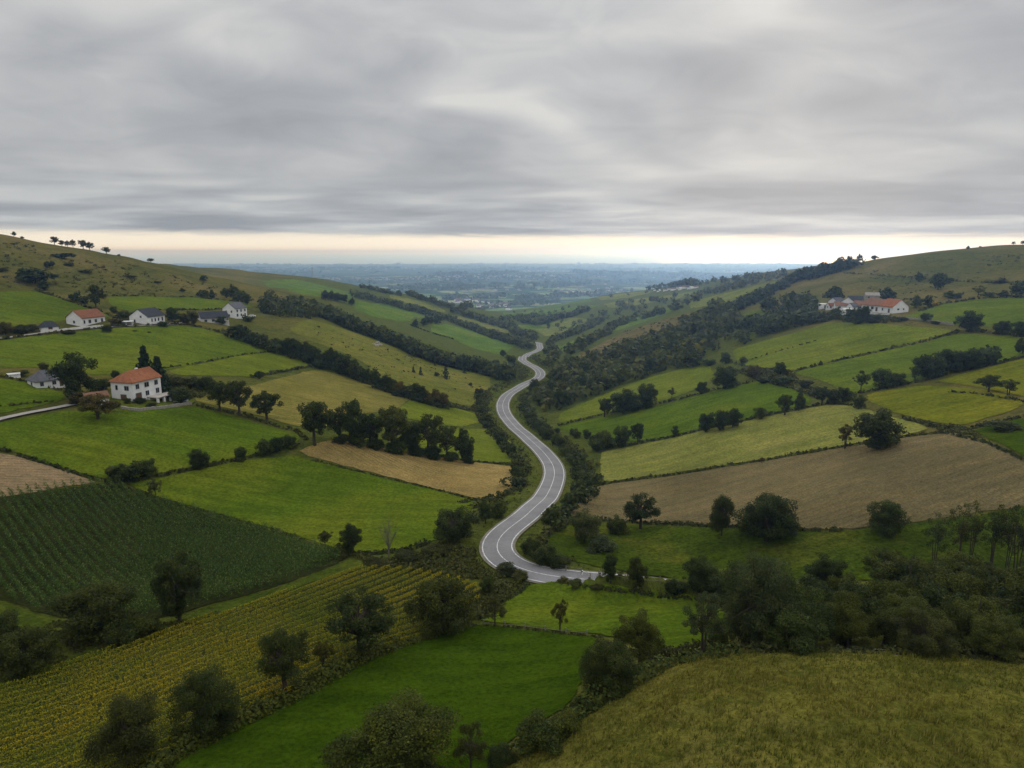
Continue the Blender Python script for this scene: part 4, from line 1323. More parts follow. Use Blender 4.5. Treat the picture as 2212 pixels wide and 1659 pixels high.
belt([(498,728),(585,758),(680,788),(725,800),(765,818),(800,832)], 17, (7.5, 12), ['round','tall','oak'], ['dark','green','dark'], '# tree downhill in the belt right of the wide green pasture', 'tree belt right of the wide green pasture')
belt([(810,838),(860,854),(905,868),(965,884)], 11, (6.5, 9.5), ['round','oak','tall'], ['green','dark','brown'], '# tree downhill in the scrubby line above the pale strip', 'scrubby tree line above the pale strip')
belt([(640,672),(700,686),(760,713),(840,743),(950,788),(1060,811),(1085,822)], 27, (8, 11), ['round','tall','round'], ['dark','green','dark'], '', 'long dark belt above the olive pasture', rows=2, rowgap=8, side=1, same='tree in the long dark belt above the olive hillside pasture')
for k_, a in enumerate([(733,956,80,58,'oak','dark'),(764,961,98,66,'tall','green'),(800,967,82,58,'oak','dark'),(848,975,102,74,'oak','green'),(888,981,70,52,'tall','dark'),(926,987,96,70,'oak','dark'),(966,993,76,58,'oak','green'),(1002,998,74,46,'tall','dark')]):
    T(a[0] + 9, a[1] + 3, a[2] * .36, a[3] * .7, 'bush', a[5], 'bush at the foot of the %s tree in the grove' % ordinal(k_), 'undergrowth bushes of the grove')
    T(*a, '%s tree from the left in the grove above the golden cereal' % ordinal(k_), 'grove above the golden cereal')
belt([(560,645),(600,652),(650,665),(690,672),(640,684),(570,676)], 16, (7.5, 11), ['round','oak'], ['green','olive','dark'], '', 'trees around the far houses on the left', rows=2, rowgap=9, same='tree in the copse around the half hidden houses on the left')
belt([(1036,850),(1040,880),(1046,915),(1062,935),(1085,960),(1105,985),(1125,1012),(1118,1040),(1108,1062)], 18, (3.2, 6.0), ['bush','round','bush'], ['green','dark','hedge'], '# bush coming down the left roadside', 'bushes on the left roadside', wk=(.9, 1.3))
belt([(1150,905),(1165,935),(1195,958),(1225,985),(1245,1012),(1262,1040),(1258,1062),(1238,1088),(1205,1118),(1180,1140)], 24, (3.2, 5.8), ['bush','round','bush'], ['green','dark','dark'], '# bush coming down the right roadside', 'bushes on the right roadside', wk=(.9, 1.35))
belt([(1205,935),(1250,945),(1290,955)], 5, (3, 4.5), ['bush'], ['green','dark'], '# bush from the road below the bright green field', 'bushes below the bright green field', wk=(1., 1.4))
belt([(1095,822),(1110,800),(1100,778),(1085,770)], 6, (5, 8), ['round','bush'], ['dark','green'], '# tree beside the upper road bends on the left', 'trees at the upper road bends')
belt([(1722,606),(1760,601),(1800,590),(1848,578)], 12, (9, 13), ['tall','conifer','round'], ['dark','pine','dark'], '# tree up the dark skyline band on the right', 'dark band on the right skyline', wk=(.45, .7))
belt([(1560,688),(1600,668),(1640,648),(1680,628),(1722,606)], 14, (8, 11), ['round','tall'], ['dark','green'], '# tree up the belt from the wood to the right skyline', 'belt from the wood to the right skyline')
belt([(1690,703),(1720,697),(1750,692),(1780,688),(1815,690)], 9, (3.5, 5.5), ['round','bush'], ['dark','green','olive'], '# tree on the slope left of the farm', 'trees on the slope left of the farm')
belt([(700,648),(735,652),(768,662)], 7, (9, 12), ['round'], ['dark'], '# tree in the dark far copse below the second ridge', 'dark far copse')
belt([(890,708),(915,704),(950,700)], 6, (9, 13), ['round'], ['dark'], '# tree in the far clump between two green pastures', 'far clump between two pastures')

# the two woods: packed crowns nobody could tell apart share a label and a group
def wood(uv, n, hm, kinds, leafs, label, group, gap, wk=(.85, 1.15), clear=100):
    Q = field_poly(uv)
    lo, hi = Q.min(0), Q.max(0)
    got = []
    tries = 0
    while len(got) < n and tries < 20000:
        tries += 1
        x = brg.uniform(lo[0], hi[0]); y = brg.uniform(lo[1], hi[1])
        if not inside(np.array([x]), np.array([y]), Q)[0]:
            continue
        if any((x - a) ** 2 + (y - b) ** 2 < gap * gap for a, b in got):
            continue
        if ((ROADP[:, 0] - x) ** 2 + (ROADP[:, 1] - y) ** 2).min() < clear: continue
        got.append((x, y))
        p = place_w(x, y); hh = brg.uniform(*hm)
        plant(p, math.hypot(x, y), hh, hh * brg.uniform(*wk), brg.choice(kinds), brg.choice(leafs), label, group, prio=2)
    return len(got)
wood([(1192,812),(1215,797),(1330,762),(1440,722),(1555,668),(1585,690),(1600,705),(1570,742),(1500,785),(1400,812),(1321,838),(1210,884),(1160,898),(1128,850)], 105, (6.5, 11), ['round','tall','oak','round'], ['dark','green','dark','olive'], 'tree packed inside the wood right of the road', 'wood right of the road', 6.0)
wood([(1590,1300),(1700,1275),(1850,1268),(2000,1275),(2260,1290),(2260,1425),(2076,1412),(1907,1405),(1739,1400),(1591,1402)], 42, (6.3, 10.0), ['round','round','tall','oak'], ['dark','green','dark','green'], 'dark broadleaf tree packed inside the bottom right wood', 'bottom right wood', 4.2, clear=27)
for a in [
 (1640,1396,212,150,'round','grey','tall grey green tree at the left end of the bottom wood'),
 (1955,1330,150,150,'round','dark','highest dome of the bottom right wood'),
 (2080,1350,110,120,'round','olive','olive crown at the right of the bottom wood'),
 (1720,1408,100,112,'bush','green','front bush at the left of the bottom wood'),
 (1990,1416,108,112,'round','olive','olive front tree of the bottom right wood'),
 (2150,1425,100,110,'round','green','front tree near the right edge of the bottom wood'),
 (2021,1216,106,72,'wispy','green','leftmost of the tall thin trees beside the tilled field'),
 (2070,1218,124,80,'wispy','olive','second of the tall thin trees beside the tilled field'),
 (2098,1220,138,78,'wispy','green','third of the tall thin trees beside the tilled field'),
 (2143,1228,142,86,'wispy','green','fourth of the tall thin trees beside the tilled field'),
 (2170,1232,132,76,'wispy','olive','fifth of the tall thin trees beside the tilled field'),
 (2202,1238,152,90,'wispy','green','last tall thin tree at the right edge'),
 (2130,1240,36,60,'bush','dark','dark bush under the tall thin trees'),
]:
    T(*a)

# ------------------------------------------------------------------ hedges, banks and walls along the fields
def hedge(uv, hm, wm, label, leafkey='hedge', dens=1.0, gap=0.0, group='hedges between the fields'):
    L = resample(line_world(uv), 0.5)
    d = np.hypot(L[:, 0], L[:, 1]).mean()
    rg = np.random.default_rng(int(uv[0][0] * 3 + uv[0][1]))
    cell = float(np.clip(d * 0.0032, 0.25, 1.4))
    length = len(L) * 0.5
    n = int(length * (hm + wm) * 2.2 / (cell * cell) * 0.40 * dens)
    t = rg.uniform(0, length, n)
    prof = 0.55 + 0.45 * (np.sin(t * 0.31 + uv[0][0]) * 0.5 + np.sin(t * 0.83) * .3 + np.sin(t * 2.1 + 1) * .25 + .3)
    if gap:
        keep = rg.random(n) < np.clip(0.65 + np.sin(t * 0.19 + uv[0][1]) * .8 + np.sin(t * .07) * .5, 0, 1)
        t, prof = t[keep], prof[keep]
        n = len(t)
    prof = np.clip(prof, 0.25, 1.2)
    idx = t / 0.5
    i0 = np.minimum(idx.astype(int), len(L) - 2); fr = (idx - i0)[:, None]
    c = L[i0] * (1 - fr) + L[i0 + 1] * fr
    tg = L[np.minimum(i0 + 1, len(L) - 1)] - L[i0]; tg /= np.linalg.norm(tg, axis=1)[:, None] + 1e-9
    nr_ = np.c_[-tg[:, 1], tg[:, 0], np.zeros(n)]
    a = rg.uniform(0, math.pi, n)
    rad = rg.uniform(.55, 1.0, n)
    off = nr_ * (np.cos(a) * rad * wm / 2)[:, None]
    z = np.sin(a) * rad * hm * prof
    p = c + off; p[:, 2] = c[:, 2] + z + 0.05
    nn = nr_ * np.cos(a)[:, None]; nn[:, 2] = np.sin(a)
    nn = nn + rg.normal(size=(n, 3)) * .5; nn /= np.linalg.norm(nn, axis=1)[:, None]
    tt_ = np.cross(nn, rg.normal(size=(n, 3))); tt_ /= np.linalg.norm(tt_, axis=1)[:, None]
    b = np.cross(nn, tt_)
    s = cell * rg.uniform(.6, 1.3, n)[:, None]
    q = np.stack([p + tt_ * s, p + b * s * .6, p - tt_ * s, p - b * s * .6], 1).reshape(-1, 3)
    o = link(bpy.data.objects.new('hedge', mesh_np('hedge', q, np.arange(n * 4).reshape(n, 4), [LEAF[leafkey]])))
    return tag(o, label, 'hedge', group)

for a in [
 ([(225,1040),(295,1038),(434,1010),(521,992),(652,960)], 1.1, 1.6, 'hedge under the farmhouse pasture'),
 ([(0,972),(60,990),(139,1015),(220,1042)], 0.9, 1.6, 'rough bank between brown field and farmhouse pasture'),
 ([(225,1044),(337,1078),(463,1114),(590,1149),(752,1203)], 0.9, 1.4, 'dark hedge on the upper right side of the maize'),
 ([(417,876),(521,897),(600,922),(640,932),(660,950)], 1.2, 1.6, 'hedge on the lower side of the tan hay field'),
 ([(0,734),(87,724),(226,708),(382,701),(434,707),(493,724)], 0.9, 1.4, 'hedge bank under the row of white houses'),
 ([(542,815),(610,804),(677,791)], 1.6, 2.0, 'hedge at the lower corner of the wide pasture'),
 ([(347,797),(430,785),(521,767),(600,758)], 0.5, 0.9, 'faint overgrown ditch across the wide pasture'),
 ([(76,627),(139,648),(191,665),(245,684),(270,690)], 1.2, 1.8, 'hedge from the hillside thicket down to the houses'),
 ([(226,640),(312,640),(427,643),(538,654)], 0.7, 1.5, 'scrubby line between hill and pasture strip'),
 ([(295,675),(347,670),(430,670),(480,668)], 1.0, 2.0, 'hedge above the slate roofed house'),
 ([(672,994),(840,1035),(967,1065),(1036,1083)], 0.35, 0.8, 'grassy edge between golden cereal and pasture'),
 ([(990,1088),(1040,1080),(1085,1074),(1108,1058)], 1.3, 2.4, 'scrub at the road end of the golden cereal'),
 ([(950,986),(1019,997),(1109,1006)], 0.7, 1.2, 'hedge between light field and golden cereal'),
 ([(967,877),(1028,890),(1040,915)], 0.9, 1.6, 'hedge on the right of the pale mown strip'),
 ([(300,1700),(379,1631),(463,1590),(590,1527),(674,1487),(760,1436),(853,1396),(950,1368),(1010,1352)], 2.3, 3.6, 'thick dark hedge between yellow crop and deep green pasture', 'green'),
 ([(1010,1352),(1106,1356),(1199,1368),(1300,1377)], 0.35, 0.7, 'weedy fence line between the two bottom pastures'),
 ([(1030,1338),(1065,1312),(1102,1293),(1140,1262)], 0.8, 1.4, 'bank at the left of the bright pasture'),
 ([(1310,1402),(1400,1420),(1470,1414),(1560,1404)], 1.5, 2.6, 'scrub between bright pasture and dry meadow'),
 ([(1110,1640),(1200,1582),(1280,1530),(1360,1488),(1444,1440),(1507,1424),(1591,1413)], 2.2, 3.2, 'overgrown hedge on the left of the dry meadow', 'green'),
 ([(1591,1411),(1739,1410),(1907,1414),(2076,1422),(2230,1436)], 1.2, 2.0, 'scrubby foot of the bottom right wood'),
 ([(925,1173),(880,1190),(819,1196),(752,1200)], 1.2, 2.2, 'hedge at the bottom of the green pasture near the maize'),
 ([(1000,1150),(960,1185),(900,1210),(860,1222)], 1.0, 3.2, 'scrub bank running from the dark round tree to the crops'),
 ([(1228,1263),(1300,1272),(1400,1285),(1500,1296),(1560,1300)], 0.7, 1.2, 'hedge on the near side of the lower road'),
 ([(1224,1117),(1300,1125),(1444,1133),(1591,1139),(1700,1145),(1815,1148)], 1.1, 1.6, 'dark hedge on the lower side of the tilled field'),
 ([(1291,1047),(1444,1028),(1640,997),(1826,965),(1960,943),(2034,935)], 1.0, 1.4, 'long hedge between pale stubble and tilled field'),
 ([(2034,935),(2130,957),(2212,994),(2290,1020)], 0.8, 1.4, 'bank at the top right of the tilled field'),
 ([(1951,903),(2034,925),(2090,928),(2138,917),(2212,900)], 1.0, 1.8, 'weedy bank below the domed yellow field'),
 ([(1290,970),(1370,960),(1444,946),(1552,921),(1652,899),(1791,871),(1861,878)], 1.0, 1.4, 'hedge above the pale stubble'),
 ([(1205,920),(1300,897),(1444,869),(1550,841),(1640,823)], 0.9, 1.4, 'hedge above the bright green field'),
 ([(1640,822),(1715,840),(1765,858),(1836,856)], 1.4, 2.6, 'bushy hedge between the two right hand greens'),
 ([(1700,806),(1826,776),(1970,745),(2069,719)], 1.3, 1.5, 'straight clipped hedge climbing the right slope'),
 ([(1836,854),(1930,836),(1999,822),(2060,806),(2156,786),(2212,772)], 1.1, 1.6, 'hedge through the large dark clump'),
 ([(2060,716),(2110,716),(2212,728),(2290,732)], 1.4, 2.0, 'dark hedge through the round trees below the farm'),
 ([(2050,848),(2114,852),(2212,868),(2290,880)], 0.7, 1.2, 'low hedge under the twin trees'),
 ([(1583,783),(1611,793),(1708,804)], 0.8, 1.4, 'scrubby lower side of the smooth green field'),
 ([(1600,785),(1680,760),(1770,735)], 0.4, 0.9, 'faint bank across the smooth green field'),
 ([(1990,672),(2034,657),(2120,645),(2212,642)], 1.3, 2.2, 'hedge along the top of the farm field'),
 ([(1820,590),(1890,595),(1960,600),(2040,607),(2130,611),(2230,612)], 0.9, 1.2, 'dark line of a hillside wall above the farm'),
 ([(885,702),(929,719),(985,734)], 1.5, 3.0, 'far hedge between two left pastures'),
 ([(1176,1160),(1235,1122)], 1.2, 2.2, 'hedge at the left corner of the meadow'),
 ([(0,814),(69,828),(139,848)], 0.8, 1.2, 'hedge along the paddock by the cottage'),
 ([(0,880),(70,872),(120,868)], 0.6, 1.0, 'wire fence overgrown with weeds above the drive'),
]:
    hedge(*a, gap=0.0)
flush()
# ------------------------------------------------------------------ far woodland: masses nobody could count
def mass(pts, name, label, cat, leafkey, nleaf, rs):
    """pts: (x, y, height, width); every entry becomes a clump of leaf faces, all in one object"""
    rg = np.random.default_rng(rs)
    pts = np.asarray(pts, float)
    rd = np.concatenate([((pts[i:i + 500, None, :2] - ROADP[None, :, :2]) ** 2).sum(2).min(1) for i in range(0, len(pts), 500)])
    pts = pts[rd > (4.2 + 0.75 * pts[:, 3] * .5 + 0.25 * pts[:, 2]) ** 2]
    z = h(pts[:, 0], pts[:, 1])
    n = len(pts)
    c = np.repeat(np.c_[pts[:, :2], z + pts[:, 2] * .52], nleaf, 0)
    hw = np.repeat(np.c_[pts[:, 3] * .5, pts[:, 3] * .5, pts[:, 2] * .48], nleaf, 0)
    d = rg.normal(size=(n * nleaf, 3)); d /= np.linalg.norm(d, axis=1)[:, None]
    q_ = rg.uniform(.55, 1.08, (n * nleaf, 1))
    p = c + d * hw * q_
    nn = d * .7 + rg.normal(size=d.shape) * .5; nn[:, 2] += .3; nn /= np.linalg.norm(nn, axis=1)[:, None]
    t = np.cross(nn, rg.normal(size=d.shape)); t /= np.linalg.norm(t, axis=1)[:, None]
    b = np.cross(nn, t)
    s = np.repeat(np.sqrt(pts[:, 2] * pts[:, 3]), nleaf)[:, None] * (1.15 / math.sqrt(nleaf)) * rg.uniform(.6, 1.3, (n * nleaf, 1))
    q = np.stack([p + t * s, p + b * s * .7, p - t * s, p - b * s * .7], 1).reshape(-1, 3)
    o = link(bpy.data.objects.new(name, mesh_np(name, q, np.arange(len(q)).reshape(-1, 4), [LEAF[leafkey]])))
    return tag(o, label, cat, kind='stuff')

def along(uv, n, hm, wm, rows=1, gap=9.0, jit=2.5):
    L = line_world(uv)
    s = np.r_[0, np.cumsum(np.hypot(*np.diff(L[:, :2], axis=0).T))]
    rg = np.random.default_rng(int(uv[0][0] + uv[0][1] * 3))
    out = []
    for r_i in range(rows):
        t = (np.arange(n) + rg.uniform(0, 1, n)) / n * s[-1]
        for a in t:
            x = np.interp(a, s, L[:, 0]) + rg.normal() * jit; y = np.interp(a, s, L[:, 1]) + rg.normal() * jit + r_i * gap
            hh = rg.uniform(*hm)
            out.append((x, y, hh, hh * rg.uniform(*wm)))
    return out
def patch(uv, n, hm, wm):
    Q = field_poly(uv); lo, hi = Q.min(0), Q.max(0)
    rg = np.random.default_rng(int(uv[0][0] + uv[0][1] * 5))
    P_ = rg.uniform(lo, hi, (n * 6, 2)); P_ = P_[inside(P_[:, 0], P_[:, 1], Q)][:n]
    hh = rg.uniform(*hm, len(P_))
    return [(x, y, a, a * rg.uniform(*wm)) for (x, y), a in zip(P_, hh)]
FW = []
W_ = (.8, 1.25)
FW += along([(760,642),(800,649),(853,662),(910,678),(965,692),(1015,713),(1060,728),(1106,742)], 62, (8, 12), W_, 2)
FW += along([(1218,768),(1260,754),(1285,735),(1312,722),(1345,702),(1385,691),(1430,680),(1475,664),(1520,646)], 56, (8, 12), W_, 1)
FW += along([(1160,752),(1176,748),(1231,727),(1281,708),(1300,695)], 34, (7, 11), W_, 2)
FW += patch([(1258,705),(1290,674),(1350,654),(1440,642),(1560,623),(1650,605),(1690,599),(1620,619),(1520,641),(1440,656),(1340,692),(1290,702)], 95, (7, 11), W_)
FW += along([(1400,627),(1450,621),(1500,617),(1560,612),(1620,605),(1700,597)], 60, (9, 14), W_)
FW += along([(1100,706),(1140,731),(1158,742),(1190,744)], 30, (8, 12), W_, 2)
FW += along([(1120,697),(1160,702),(1200,692),(1240,683),(1272,671)], 34, (8, 12), W_, 2)
FW += along([(1000,676),(1045,668),(1100,662),(1180,648),(1280,634),(1340,626)], 80, (9, 15), W_, 2, 20)
FW += along([(1060,694),(1120,690),(1200,681)], 24, (7, 11), W_)
FW += along([(978,676),(1040,695),(1106,715),(1150,735)], 46, (8, 12), W_, 2)
FW += along([(1106,744),(1140,752),(1158,757)], 20, (7, 11), W_, 2)
FW += along([(1180,745),(1192,760),(1200,778),(1190,792)], 22, (6, 10), W_, 2)
FW += along([(880,637),(915,649),(950,660),(975,667)], 40, (7, 11), W_)
FW += along([(780,622),(800,626),(840,635),(870,640)], 24, (6, 10), W_)
FW += patch([(1150,712),(1230,686),(1276,690),(1200,722)], 14, (4, 8), W_)
FW += patch([(1280,643),(1418,627),(1400,637),(1300,650)], 10, (6, 10), W_)
FW += patch([(1082,677),(1279,658),(1200,681)], 16, (5, 9), W_)
FW += patch([(1165,842),(1190,815),(1215,795),(1330,760),(1440,720),(1555,666),(1590,690),(1605,705),(1572,744),(1500,787),(1400,813),(1321,840),(1210,886),(1160,900),(1150,870)], 260, (6, 9.5), W_)
FW += [(q[2][0], q[2][1], q[4], q[5]) for q in MASS]
mass(FW, 'distant_woodland', 'dark tree lines and woods on the far valley sides', 'woodland', 'mass', 34, 4)
rg = np.random.default_rng(21)
PW = []
for yc, sp_, n, x0, x1 in ((2900, 120, 110, -900, 1300), (3350, 90, 200, -1300, 1600), (4250, 130, 420, -2200, 2600), (4900, 140, 160, -2500, 3000), (6350, 300, 900, -700, 5200), (5600, 250, 260, -3300, 3500), (7600, 300, 320, -4800, 5000), (9200, 350, 420, -6000, 6500), (11200, 500, 360, -7500, 8000), (13500, 500, 300, -9000, 9500)):
    x = rg.uniform(x0, x1, n); y = yc + rg.normal(0, sp_, n) + 0.05 * x + 90 * np.sin(x / 420.)
    keep = np.sin(x / 310. + yc) + np.sin(x / 125. + yc * 2) * .7 > -0.25
    for a, b in zip(x[keep], y[keep]):
        hh = rg.uniform(10, 17) * (1 + b / 15000)
        PW.append((a, b, hh, hh * rg.uniform(1.5, 4.5)))
mass(PW, 'plain_woodland', 'blue hazy woods scattered over the far plain', 'woodland', 'green', 14, 5)

UG = []
UG += along([(640,672),(700,686),(760,713),(840,743),(950,788),(1060,811),(1088,823)], 190, (3, 10.5), (.6, 1.2), 3, 7, 2.5)
UG += along([(498,728),(585,758),(680,788),(725,800),(765,818),(800,832)], 60, (3, 6.5), (.9, 1.4), 1, 4, 1.2)
UG += along([(810,838),(860,854),(905,868),(965,884)], 34, (2.5, 5), (.9, 1.4), 1, 4, 1.2)
UG += along([(722,958),(776,960),(850,976),(900,986),(960,996),(1016,1000)], 16, (1.0, 2.2), (.9, 1.4), 1, 3, 1.0)
UG += along([(1036,846),(1040,880),(1046,915),(1062,935),(1085,960),(1105,985),(1125,1012),(1118,1040),(1108,1062)], 66, (1.4, 3.6), (1, 1.6), 1, 3, 1.5)
UG += along([(1128,872),(1150,905),(1165,935),(1195,958),(1225,985),(1248,1012),(1264,1040),(1258,1062),(1238,1088),(1205,1118),(1180,1140)], 110, (1.4, 4.2), (1, 1.6), 1, 3, 1.8)
UG += along([(1722,606),(1760,601),(1800,590),(1848,578)], 40, (6, 12), (.5, .8), 2, 8, 2)
UG += along([(1560,688),(1600,668),(1640,648),(1680,628),(1722,606)], 50, (5, 10), (.8, 1.2), 2, 7, 2)
UG += patch([(1690,704),(1720,694),(1760,684),(1790,680),(1830,690),(1780,696)], 40, (2, 4), (.8, 1.3))
UG += patch([(555,645),(600,650),(660,664),(700,676),(640,690),(560,680)], 60, (4, 8), (.8, 1.3))
UG += along([(2000,812),(2055,800),(2095,794),(2140,784)], 20, (4, 7.5), (.9, 1.3), 1, 3, 1)
UG += patch([(1600,715),(1625,705),(1690,690),(1690,662),(1722,642),(1762,664),(1790,684),(1760,700),(1700,712),(1640,735),(1590,752)], 95, (5, 10), (.8, 1.2))
mass(UG, 'belt_undergrowth', 'dense growth filling the gaps inside the tree belts and roadside bushes', 'undergrowth', 'massdark', 60, 14)

# scrub and rank growth on the road verges and waste corners
SC_ = []
rg = np.random.default_rng(8)
idx = rg.integers(0, len(ROADP), 5200)
side = rg.choice([-1, 1], 5200); off = rg.uniform(4.6, 15, 5200)
tg = np.gradient(ROADP[:, :2], axis=0); tg /= np.linalg.norm(tg, axis=1)[:, None] + 1e-9
px_ = ROADP[idx, 0] - tg[idx, 1] * off * side; py_ = ROADP[idx, 1] + tg[idx, 0] * off * side
ok = np.ones(len(px_), bool)
for B in FIELD_POLYS[:-1]:
    ok &= ~inside(px_, py_, B)
dd = np.concatenate([np.sqrt(((np.c_[px_, py_][i:i + 500, None] - ROADP[None, :, :2]) ** 2).sum(2).min(1)) for i in range(0, len(px_), 500)])
ok &= (dd > 4.4) & (py_ < 620)
hh = 0.25 + rg.random(len(px_)) ** 2.5 * 1.5 * sstep(4.5, 10, dd)
SC_ += [(a, b, c, c * d_) for a, b, c, d_, k in zip(px_, py_, hh, rg.uniform(1.0, 2.2, len(px_)), ok) if k]
for uv, n, hm in (([(760,1200),(860,1215),(960,1185),(1030,1180),(1042,1225),(1100,1250),(1040,1255),(930,1238),(800,1226)], 500, (.25, .9)),
                  ([(1045,1262),(1130,1255),(1090,1295),(1045,1335),(960,1366),(1035,1300)], 260, (.25, .9)),
                  ([(420,870),(480,842),(560,825),(470,838),(400,838),(380,812),(300,815),(290,835),(380,846)], 260, (.4, 1.5)),
                  ([(400,1345),(560,1300),(740,1228),(600,1283),(460,1330),(320,1375),(120,1440),(0,1478),(0,1420),(110,1345)], 420, (.2, .7)),
                  ([(884,860),(960,880),(1030,890),(1060,860),(1050,840),(1020,884),(960,872)], 200, (.5, 1.6)),
                  ([(1700,800),(1760,850),(1860,872),(1840,852),(1740,838),(1640,822),(1560,800)], 260, (.5, 1.8)),
                  ([(1790,690),(1900,684),(1960,690),(1930,698),(1830,700)], 160, (.5, 1.8)),
                  ([(1950,905),(2090,925),(2130,950),(2034,932)], 120, (.3, .8)),
                  ([(240,690),(300,672),(360,690),(300,695)], 120, (.5, 1.6))):
    SC_ += [(a, b, c, d_ * 1.4) for a, b, c, d_ in patch(uv, n, hm, (.9, 1.8))]
mass(SC_, 'verge_scrub', 'low rank scrub along the road verges and field corners', 'scrub', 'olive', 18, 6)
HS = []
for uv, n, hm in (([(10,520),(100,535),(230,560),(330,582),(480,622),(420,640),(226,636),(76,622),(0,626)], 900, (.3, 1.1)),
                  ([(1850,590),(2050,560),(2212,545),(2212,630),(2040,640),(1960,660),(1860,620)], 500, (.3, .9)),
                  ([(660,700),(760,722),(950,796),(1050,830),(1010,870),(880,845),(800,795),(700,740)], 420, (.25, .8)),
                  ([(1224,781),(1349,717),(1500,672),(1490,690),(1332,758)], 260, (.4, 1.2))):
    q_ = np.array(patch(uv, n, hm, (1.2, 2.6)))
    q_ = q_[wav(q_[:, 0], q_[:, 1], 90) + .5 * wav(q_[:, 1], q_[:, 0], 30) > rg.uniform(-.9, .9, len(q_))]
    q_[:, 2] *= .45 + 1.5 * rg.random(len(q_)) ** 2.5
    HS += [(a, b, c, d_ * 1.9) for a, b, c, d_ in q_]
mass(HS, 'hillside_scrub', 'scattered gorse and bracken on the brown hillsides', 'scrub', 'olive', 12, 7)

# ------------------------------------------------------------------ crops and long grass
def rows_in(B, ang, rowgap, step, jit, seed, vis=True):
    rg = np.random.default_rng(seed)
    c, s = math.cos(ang), math.sin(ang)
    Rm = np.array([[c, s], [-s, c]])
    Q = B @ Rm.T
    lo, hi = Q.min(0), Q.max(0)
    U, V_ = np.meshgrid(np.arange(lo[0], hi[0], step), np.arange(lo[1], hi[1], rowgap))
    P_ = np.c_[U.ravel(), V_.ravel()] + np.c_[rg.uniform(-.5, .5, U.size) * step, rg.normal(0, jit, U.size)]
    P_ = P_ @ Rm
    m = inside(P_[:, 0], P_[:, 1], B)
    P_ = P_[m]
    if vis:   # only what the photograph shows, with a margin to the sides
        P_ = P_[(P_[:, 1] > 36) & (np.abs(P_[:, 0]) < P_[:, 1] * 0.95 + 12)]
    return P_
def crop_mat(name, stops, patchstops):
    m, nt, bs = new_mat(name)
    g = nt.nodes.new('ShaderNodeNewGeometry')
    a = ramp(nt, g.outputs['Random Per Island'], stops)
    p = noise(nt, objco(nt), 0.045, 4, 0.6, 0.5)
    col = mixc(nt, 1.0, a, ramp(nt, p, patchstops), 'MULTIPLY')
    nt.links.new(col, bs.inputs['Base Color'])
    tr = nt.nodes.new('ShaderNodeBsdfTranslucent'); nt.links.new(col, tr.inputs['Color'])
    ms = nt.nodes.new('ShaderNodeMixShader'); ms.inputs[0].default_value = 0.25
    nt.links.new(bs.outputs[0], ms.inputs[1]); nt.links.new(tr.outputs[0], ms.inputs[2])
    nt.links.new(ms.outputs[0], nt.nodes['Material Output'].inputs['Surface'])
    return m
def direction(uv0, uv1):
    a, b = at(*uv0)[0], at(*uv1)[0]
    return math.atan2(b[1] - a[1], b[0] - a[0])

def blades(P_, zl, zh, reach, wid, per, rg, up=0.3, droop=0.0):
    n = len(P_)
    z = h(P_[:, 0], P_[:, 1]) + FLIFT
    base = np.repeat(np.c_[P_, z], per, 0)
    N_ = n * per
    base[:, 2] += rg.uniform(zl, zh, N_)
    a = rg.uniform(0, 6.283, N_); L = rg.uniform(.65, 1.25, N_) * reach
    o = np.c_[np.cos(a), np.sin(a), np.zeros(N_)]
    sd = np.c_[-np.sin(a), np.cos(a), np.zeros(N_)]
    mid = base + o * (L * .5)[:, None]; mid[:, 2] += up * L
    tip = base + o * L[:, None]; tip[:, 2] += (up - droop) * L
    w_ = wid * rg.uniform(.7, 1.3, N_)[:, None]
    q = np.stack([base, mid + sd * w_, tip, mid - sd * w_], 1).reshape(-1, 3)
    return q
rg = np.random.default_rng(31)
A_M = direction((0, 1170), (118, 1318))
Pm = rows_in(P_MAIZE, A_M, 1.75, 0.27, 0.08, 5)
Pm = Pm[(wav(Pm[:, 0], Pm[:, 1], 5) * .5 + rg.normal(0, .6, len(Pm))) > -1.2]
q1 = blades(Pm, 0.7, 2.0, 0.54, 0.085, 5, rg, 0.45, 0.35)
q2 = blades(Pm, 1.7, 2.1, 0.30, 0.07, 1, rg, 1.4, 0.0)
q3 = blades(Pm, 0.1, 1.2, 0.6, 0.10, 2, rg, 0.5, 0.2)
qq = np.vstack([q1, q2, q3])
M_MAIZE = crop_mat('maize leaves', [(0.0, (0.028, 0.050, 0.015)), (0.6, (0.056, 0.098, 0.021)), (0.93, (0.105, 0.152, 0.036)), (1.0, (0.18, 0.18, 0.07))], [(0.35, (0.85, .88, .9)), (0.65, (1.12, 1.08, 1.0))])
maize = link(bpy.data.objects.new('maize_crop', mesh_np('maize_crop', qq, np.arange(len(qq)).reshape(-1, 4), [M_MAIZE])))
tag(maize, 'tall dark green maize standing in close rows', 'maize', kind='stuff')

